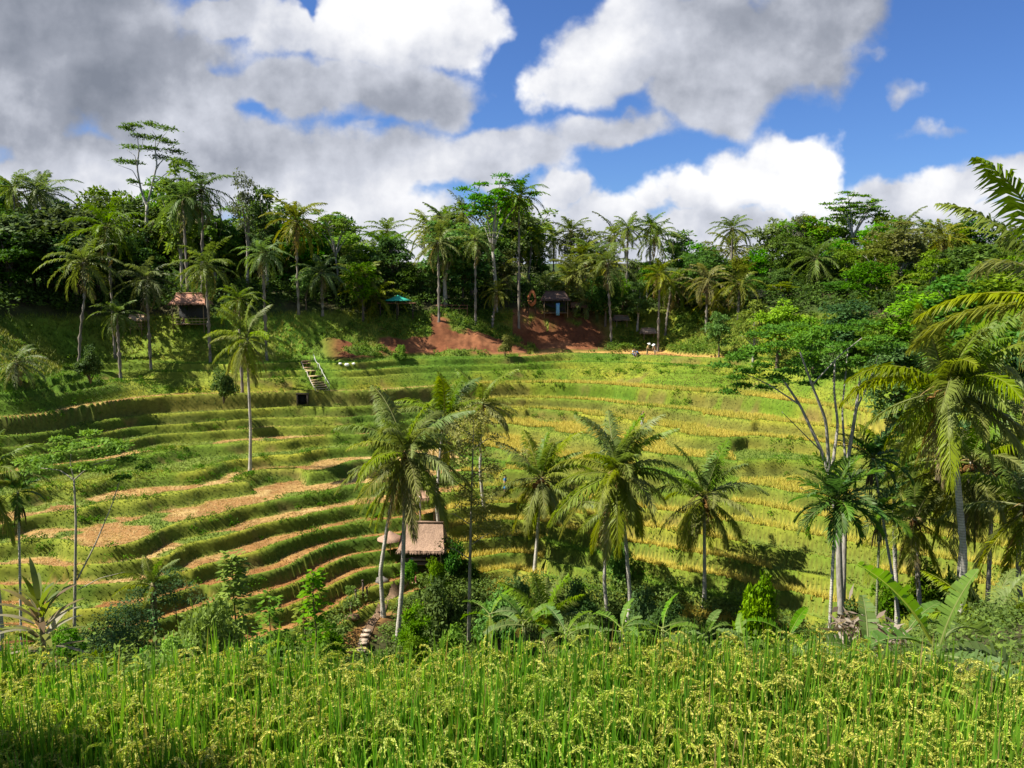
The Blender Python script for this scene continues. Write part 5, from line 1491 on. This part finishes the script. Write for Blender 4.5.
def skinned(name, joints, edges, radii, col, mat, parent=None, root=0):
    me = bpy.data.meshes.new(name); me.from_pydata([tuple(j) for j in joints], edges, []); me.materials.append(solid(col))
    o = link(name, me, parent)
    m = o.modifiers.new("skin", 'SKIN'); m.use_smooth_shade = True
    for k, v in enumerate(me.skin_vertices[0].data): v.radius = (radii[k], radii[k]); v.use_root = (k == root)
    s = o.modifiers.new("sub", 'SUBSURF'); s.levels = 1; s.render_levels = 1
    return o


def person(label, loc, rz, shirt, trousers, hat=None, bend=0.0, sit=False, hair=(.02, .015, .012), H=1.62, dress=False, group=None, carry=0):
    k = H / 1.7; hipz = (.92 if not sit else .28) * k
    hip = np.array([0, 0, hipz]); tf = np.array([0, -math.sin(bend), math.cos(bend)])
    ch = hip + tf * .42 * k; nk = hip + tf * .55 * k; hd_ = nk + unit(tf + [0, -.25 * bend, 0]) * .15 * k
    ht = hd_ + unit(tf) * .12 * k
    J = [hip, hip + tf * .2 * k, ch, nk, hd_, ht]; E_ = [(0, 1), (1, 2), (2, 3), (3, 4), (4, 5)]; Rr = [.13, .12, .14, .055, .095, .075]
    legs = []; arms = []
    for sg in (-1, 1):
        h0 = hip + np.array([sg * .09, 0, -.06]) * k
        if sit: kn = h0 + np.array([sg * .06, -.42, .10]) * k; an_ = kn + np.array([0, -.08, -.40]) * k
        else: kn = np.array([sg * .10, -.05, .48]) * k; an_ = np.array([sg * .11, .04, .07]) * k
        to = an_ + np.array([0, -.17, -.03]) * k
        n = len(J); J += [h0, kn, an_, to]; E_ += [(0, n), (n, n + 1), (n + 1, n + 2), (n + 2, n + 3)]; Rr += [.10, .065, .045, .04]; legs.append((h0, kn, an_))
        s0 = ch + np.array([sg * .17, 0, .05]) * k
        el = s0 + (np.array([sg * .07, -.06, -.27]) if bend < .4 else np.array([sg * .05, -.12, -.26])) * k; wr = el + np.array([-sg * .02, -.16, -.17]) * k; ha = wr + np.array([-sg * .01, -.06, -.06]) * k
        n = len(J); J += [s0, el, wr, ha]; E_ += [(2, n), (n, n + 1), (n + 1, n + 2), (n + 2, n + 3)]; Rr += [.06, .045, .032, .035]; arms.append((s0, el))
    body = skinned("person", J, E_, np.array(Rr) * k, (.30, .17, .10), M_SKIN)
    body.location = [float(a) for a in loc]; body.rotation_euler = (0, 0, rz)
    tag(body, label, "person", group)
    T_ = [hip + tf * .02, hip + tf * .2 * k, ch + tf * .02]; e2 = [(0, 1), (1, 2)]; r2 = [.155, .145, .165]
    for s0, el in arms:
        n = len(T_); T_ += [s0, lerp(s0, el, .75)]; e2 += [(2, n), (n, n + 1)]; r2 += [.078, .062]
    skinned("shirt", T_, e2, np.array(r2) * k, shirt, M_CLOTH, body)
    if dress:
        skinned("skirt", [hip + [0, 0, .02], hip - [0, 0, .3 * k], hip - [0, 0, .72 * k]], [(0, 1), (1, 2)], np.array([.16, .19, .21]) * k, trousers, M_CLOTH, body)
    else:
        T_ = [hip + [0, 0, .03]]; e2 = []; r2 = [.15]
        for h0, kn, an_ in legs:
            n = len(T_); T_ += [h0, kn, lerp(kn, an_, .9)]; e2 += [(0, n), (n, n + 1), (n + 1, n + 2)]; r2 += [.11, .08, .06]
        skinned("trousers", T_, e2, np.array(r2) * k, trousers, M_CLOTH, body)
    up = unit(tf)
    skinned("hair", [hd_ + [0, .03, .03], ht + [0, .02, .01]], [(0, 1)], np.array([.10, .085]) * k, hair, M_CLOTH, body)
    if hat is not None:
        b = Buf(); n = 16; an = np.arange(n) * 2 * PI / n
        V = np.concatenate([[[0, 0, .2]], np.stack([.13 * np.cos(an), .13 * np.sin(an), .09 + 0 * an], 1), np.stack([.29 * np.cos(an), .29 * np.sin(an), -.02 + 0 * an], 1)])
        j = (np.arange(n) + 1) % n
        b.add(V, [np.stack([0 * an.astype(int), 1 + np.arange(n), 1 + j], 1), np.stack([1 + np.arange(n), 17 + np.arange(n), 17 + j, 1 + j], 1)], hat)
        ho = link("hat", b.mesh("hat", M_THATCH), body, ht, (bend * .9, 0, 0)); sm = ho.modifiers.new("thick", 'SOLIDIFY'); sm.thickness = .015
    return body


def stand(u, v, Y): return on_ground(u, v, Y)


person("person in a blue dress standing on the green terrace beside the slender olive tree", solve_ground(505, 494), 1.2, (.03, .22, .50), (.03, .25, .55), dress=True, H=1.65)
person("person in a black top and pale trousers walking along the golden terrace edge", solve_ground(642, 426), .5, (.012, .012, .014), (.50, .50, .50), bend=.25, H=1.72)
person("person in red crouching on the path below the thatched hut", solve_ground(413, 580, 48), .3, (.42, .03, .02), (.20, .03, .03), bend=.3, sit=True)
W = "farm workers at the edge of the orange stubble field"
person("farm worker in a white shirt sitting apart at the orange field's edge", solve_ground(633, 355.5, 90), .4, (.72, .72, .72), (.10, .16, .26), bend=.5, sit=True, group=W)
person("farm worker in a blue shirt stooping beside the sitting one in white", solve_ground(638.5, 355, 90), -1.1, (.12, .28, .55), (.07, .07, .09), bend=1.0, sit=True, group=W)
person("farm worker in ochre with a white cone hat, left of the pair", solve_ground(647, 355, 90), .9, (.45, .32, .12), (.30, .22, .10), (.78, .76, .70), bend=.45, group=W)
person("farm worker in pale clothes with a white cone hat, right of the pair", solve_ground(655, 355, 90), -.7, (.50, .45, .34), (.25, .22, .16), (.80, .78, .74), bend=.6, group=W)
person("person in dark clothes sitting among red leaves beside the brown roofed bank hut", solve_ground(184, 325, 90), 0, (.10, .03, .03), (.03, .03, .04), sit=True, bend=.2)

# a shade tree beside the camera, outside the picture: its shadow falls over the near corner of the rice
m_ = BL["olive"][0]
root = thing("broadleaf_tree", "shade tree beside the near corner of the rice field", "tree", (-9.4, 3.8, -4.6), 0, None, (.75, .75, 1.05))
link("trunk", m_[0], root); link("crown", m_[1], root)
# ------------------------------------------------------------------ light and sky
SUN_EL, SUN_AZ = math.radians(52), math.radians(-99)           # azimuth clockwise from +Y
S = Vector((math.cos(SUN_EL) * math.sin(SUN_AZ), math.cos(SUN_EL) * math.cos(SUN_AZ), math.sin(SUN_EL)))
sl = bpy.data.lights.new("sun", 'SUN'); sl.energy = 5.0; sl.angle = math.radians(0.53); sl.color = (1.0, 0.94, 0.84)
so = bpy.data.objects.new("sun", sl); COL.objects.link(so)
so.rotation_euler = S.to_track_quat('Z', 'Y').to_euler(); so.location = S * 300

w = bpy.data.worlds.new("World"); sc.world = w; w.use_nodes = True
nt = w.node_tree; nt.nodes.clear(); L = nt.links.new
sky = N(nt, "ShaderNodeTexSky", sky_type='NISHITA', sun_disc=False, sun_elevation=SUN_EL, sun_rotation=SUN_AZ % (2 * PI),
        air_density=1.0, dust_density=0.3, ozone_density=3.0, altitude=300)
tc = N(nt, "ShaderNodeTexCoord")
sep = N(nt, "ShaderNodeSeparateXYZ"); L(tc.outputs["Generated"], sep.inputs[0])


def mth(op, a, b_=None, c=None, clamp=False):
    n = N(nt, "ShaderNodeMath", operation=op, use_clamp=clamp)
    for k, v in enumerate((a, b_, c)):
        if v is None: continue
        if isinstance(v, (int, float)): n.inputs[k].default_value = v
        else: L(v, n.inputs[k])
    return n.outputs[0]


def vmth(op, a, b_, c=None):
    n = N(nt, "ShaderNodeVectorMath", operation=op)
    for k, v in enumerate((a, b_, c)):
        if v is None: continue
        if isinstance(v, (tuple, list)): n.inputs[k].default_value = v
        else: L(v, n.inputs[k])
    return n


def smooth(x, a, b_):
    n = N(nt, "ShaderNodeMapRange", interpolation_type='SMOOTHSTEP', i={1: a, 2: b_, 3: 0.0, 4: 1.0}); L(x, n.inputs[0])
    return n.outputs[0]


yy = mth('MAXIMUM', sep.outputs[1], 0.06)
ca = mth('DIVIDE', sep.outputs[0], yy); cb = mth('DIVIDE', sep.outputs[2], yy)
cmb = N(nt, "ShaderNodeCombineXYZ"); L(ca, cmb.inputs[0]); L(cb, cmb.inputs[1])
Pn = cmb.outputs[0]
# billowing edges: bend the plan of the clouds with noise
wn = N(nt, "ShaderNodeTexNoise", i={"Scale": 7.0, "Detail": 5.0, "Roughness": 0.55}); L(Pn, wn.inputs["Vector"])
off = vmth('MULTIPLY_ADD', wn.outputs["Color"], (0.15, 0.11, 0.0), (-0.075, -0.055, 0.0)).outputs[0]
Pw = vmth('ADD', Pn, off).outputs[0]
BLOBS = [  # u, v, radius u, radius v, whiteness, weight
    (40, 40, 170, 80, .12, 1), (170, 85, 100, 65, .20, 1), (10, 115, 90, 45, .42, .8), (110, 150, 130, 34, .42, .8), (60, 182, 150, 24, .72, .9),
    (150, 185, 90, 28, .6, .8), (8, 118, 22, 12, 1.0, .5), (225, 8, 50, 22, .8, .9), (285, 25, 36, 30, .85, .8),
    (345, 30, 55, 36, 1.0, 1), (402, 32, 60, 38, 1.05, 1), (452, 38, 46, 30, .95, 1), (480, 14, 26, 22, .75, .7),
    (320, 85, 70, 34, .34, .9), (400, 98, 75, 36, .28, .9), (446, 112, 45, 30, .38, .7), (210, 112, 32, 26, .85, .7), (282, 134, 26, 10, .95, .4),
    (250, 172, 90, 42, .62, .9), (335, 180, 100, 44, .58, .9), (405, 168, 66, 42, .56, .9), (350, 218, 130, 26, .72, .9), (430, 150, 50, 30, .5, .6),
    (590, 62, 50, 42, .95, 1), (556, 82, 30, 24, .85, .8), (640, 38, 64, 44, .75, 1), (705, 30, 85, 48, .5, 1), (765, 60, 72, 50, .32, 1),
    (810, 20, 85, 38, .25, .9), (700, 92, 85, 34, .35, .9), (730, 116, 34, 18, .45, .6), (860, 2, 50, 14, .3, .7),
    (520, 152, 62, 30, .62, .9), (605, 132, 66, 24, .48, .8), (478, 165, 44, 32, .7, .8), (562, 190, 32, 17, .78, .9),
    (615, 212, 50, 18, .72, .9), (690, 196, 42, 24, 1.0, 1), (742, 180, 46, 28, 1.15, 1), (790, 170, 42, 32, 1.15, 1), (816, 186, 25, 30, 1.1, 1),
    (770, 222, 120, 20, .5, .9), (690, 228, 100, 15, .5, .8), (880, 208, 54, 22, .68, .9), (950, 196, 42, 24, .85, .9), (1005, 184, 54, 28, .6, .9),
    (935, 224, 110, 16, .6, .9), (905, 100, 26, 18, .6, .44), (930, 140, 44, 10, .6, .42), (820, 80, 20, 14, .6, .36), (870, 62, 30, 8, .6, .36),
    (100, 232, 200, 40, .8, 1), (350, 256, 200, 40, .74, 1), (560, 236, 80, 34, .78, 1), (700, 262, 200, 34, .62, 1), (950, 258, 160, 38, .66, 1),
    (190, 200, 60, 16, .85, .7), (300, 150, 40, 12, .85, .5), (355, 135, 24, 9, .95, .5), (60, 150, 60, 10, .7, .6), (430, 205, 50, 18, .72, .7), (130, 5, 60, 14, .6, .6), (300, 200, 50, 14, .8, .5), (1100, 120, 60, 70, .5, .8), (-120, 120, 120, 120, .3, .9)]
sg = None; sw = None; mxg = None
for (u, v, ru, rv, wh, am) in BLOBS:
    d = ray(u, v); a0, b0 = d[0] / d[1], d[2] / d[1]
    ra, rb = ru / F * 1.05, rv / F * 1.05
    q = vmth('MULTIPLY_ADD', Pw, (1 / ra, 1 / rb, 0), (-a0 / ra, -b0 / rb, 0)).outputs[0]
    d2 = vmth('DOT_PRODUCT', q, q).outputs["Value"]
    g = mth('POWER', 0.40, d2)
    g = mth('MULTIPLY', g, am)
    mxg = g if mxg is None else mth('SMOOTH_MAX', mxg, g, 0.12)
    sg = g if sg is None else mth('ADD', sg, g)
    sw = mth('MULTIPLY', g, wh) if sw is None else mth('MULTIPLY_ADD', g, wh, sw)
fn = N(nt, "ShaderNodeTexNoise", i={"Scale": 8.0, "Detail": 9.0, "Roughness": 0.55}); L(Pn, fn.inputs["Vector"])
P2 = vmth('ADD', Pn, (-0.018, 0.03, 0.0)).outputs[0]
fn2 = N(nt, "ShaderNodeTexNoise", i={"Scale": 8.0, "Detail": 5.0, "Roughness": 0.5}); L(P2, fn2.inputs["Vector"])
HOLES = [(234, 70, 26, 15), (262, 118, 20, 9), (180, 60, 14, 8), (500, 118, 22, 18), (440, 200, 26, 10), (545, 185, 12, 10), (300, 8, 10, 10)]
for (u, v, ru, rv) in HOLES:
    d = ray(u, v); a0, b0 = d[0] / d[1], d[2] / d[1]; ra, rb = ru / F, rv / F
    q = vmth('MULTIPLY_ADD', Pw, (1 / ra, 1 / rb, 0), (-a0 / ra, -b0 / rb, 0)).outputs[0]
    mxg = mth('SUBTRACT', mxg, mth('MULTIPLY', mth('POWER', 0.4, vmth('DOT_PRODUCT', q, q).outputs['Value']), 0.3))
dens = mth('ADD', mxg, mth('MULTIPLY_ADD', fn.outputs[0], 1.0, -0.5))
front = smooth(dens, 0.28, 0.56)
# the rest of the sky: scattered cloud by direction alone
gn = N(nt, "ShaderNodeTexNoise", i={"Scale": 2.4, "Detail": 6.0, "Roughness": 0.55}); L(tc.outputs["Generated"], gn.inputs["Vector"])
back = smooth(gn.outputs[0], 0.50, 0.62)
side = smooth(sep.outputs[1], 0.35, 0.6)
cov = N(nt, "ShaderNodeMix", data_type='FLOAT'); L(side, cov.inputs[0]); L(back, cov.inputs[2]); L(front, cov.inputs[3])
cover = mth('MULTIPLY', cov.outputs[0], smooth(sep.outputs[2], -0.05, 0.0))
white = mth('DIVIDE', sw, mth('ADD', sg, 0.02))
rel = mth('MULTIPLY', mth('SUBTRACT', fn.outputs[0], fn2.outputs[0]), 1.3)
white = mth('ADD', white, rel)
white = mth('ADD', white, mth('MULTIPLY_ADD', wn.outputs[0], 0.3, -0.15))
wmix = N(nt, "ShaderNodeMix", data_type='FLOAT', i={2: 0.7}); L(side, wmix.inputs[0]); L(white, wmix.inputs[3])
ramp = N(nt, "ShaderNodeValToRGB"); L(wmix.outputs[0], ramp.inputs[0])
e = ramp.color_ramp.elements
CB = 0.455
def cc(r, g_, b_): return (r * CB, g_ * CB, b_ * CB, 1)
e[0].position = 0.0; e[0].color = cc(.21, .235, .29)
e[1].position = 1.0; e[1].color = cc(1.0, 1.0, 1.0)
for p_, c_ in ((.3, (.34, .365, .43)), (.6, (.60, .625, .70)), (.8, (.82, .83, .87))):
    x_ = e.new(p_); x_.color = cc(*c_)
bg1 = N(nt, "ShaderNodeBackground", i={1: 0.060}); 
tint_ = N(nt, "ShaderNodeMix", data_type='RGBA', blend_type='MULTIPLY', i={0: 1.0, 7: (0.42, 0.60, 0.93, 1)})
L(sky.outputs[0], tint_.inputs[6]); L(tint_.outputs[2], bg1.inputs[0])
bg2 = N(nt, "ShaderNodeBackground", i={1: 1.0}); L(ramp.outputs[0], bg2.inputs[0])
ms = N(nt, "ShaderNodeMixShader"); L(cover, ms.inputs[0]); L(bg1.outputs[0], ms.inputs[1]); L(bg2.outputs[0], ms.inputs[2])
wo = N(nt, "ShaderNodeOutputWorld"); L(ms.outputs[0], wo.inputs[0])
w.cycles.sampling_method = 'MANUAL'; w.cycles.sample_map_resolution = 512

sc.view_settings.view_transform = 'Standard'; sc.view_settings.look = 'None'
sc.view_settings.gamma = 1.0; sc.view_settings.exposure = 1.25; sc.view_settings.use_curve_mapping = False
sc.cycles.max_bounces = 6; sc.cycles.diffuse_bounces = 3; sc.cycles.glossy_bounces = 2; sc.cycles.transmission_bounces = 4
sc.cycles.transparent_max_bounces = 4; sc.cycles.use_denoising = True; sc.cycles.caustics_reflective = False; sc.cycles.caustics_refractive = False
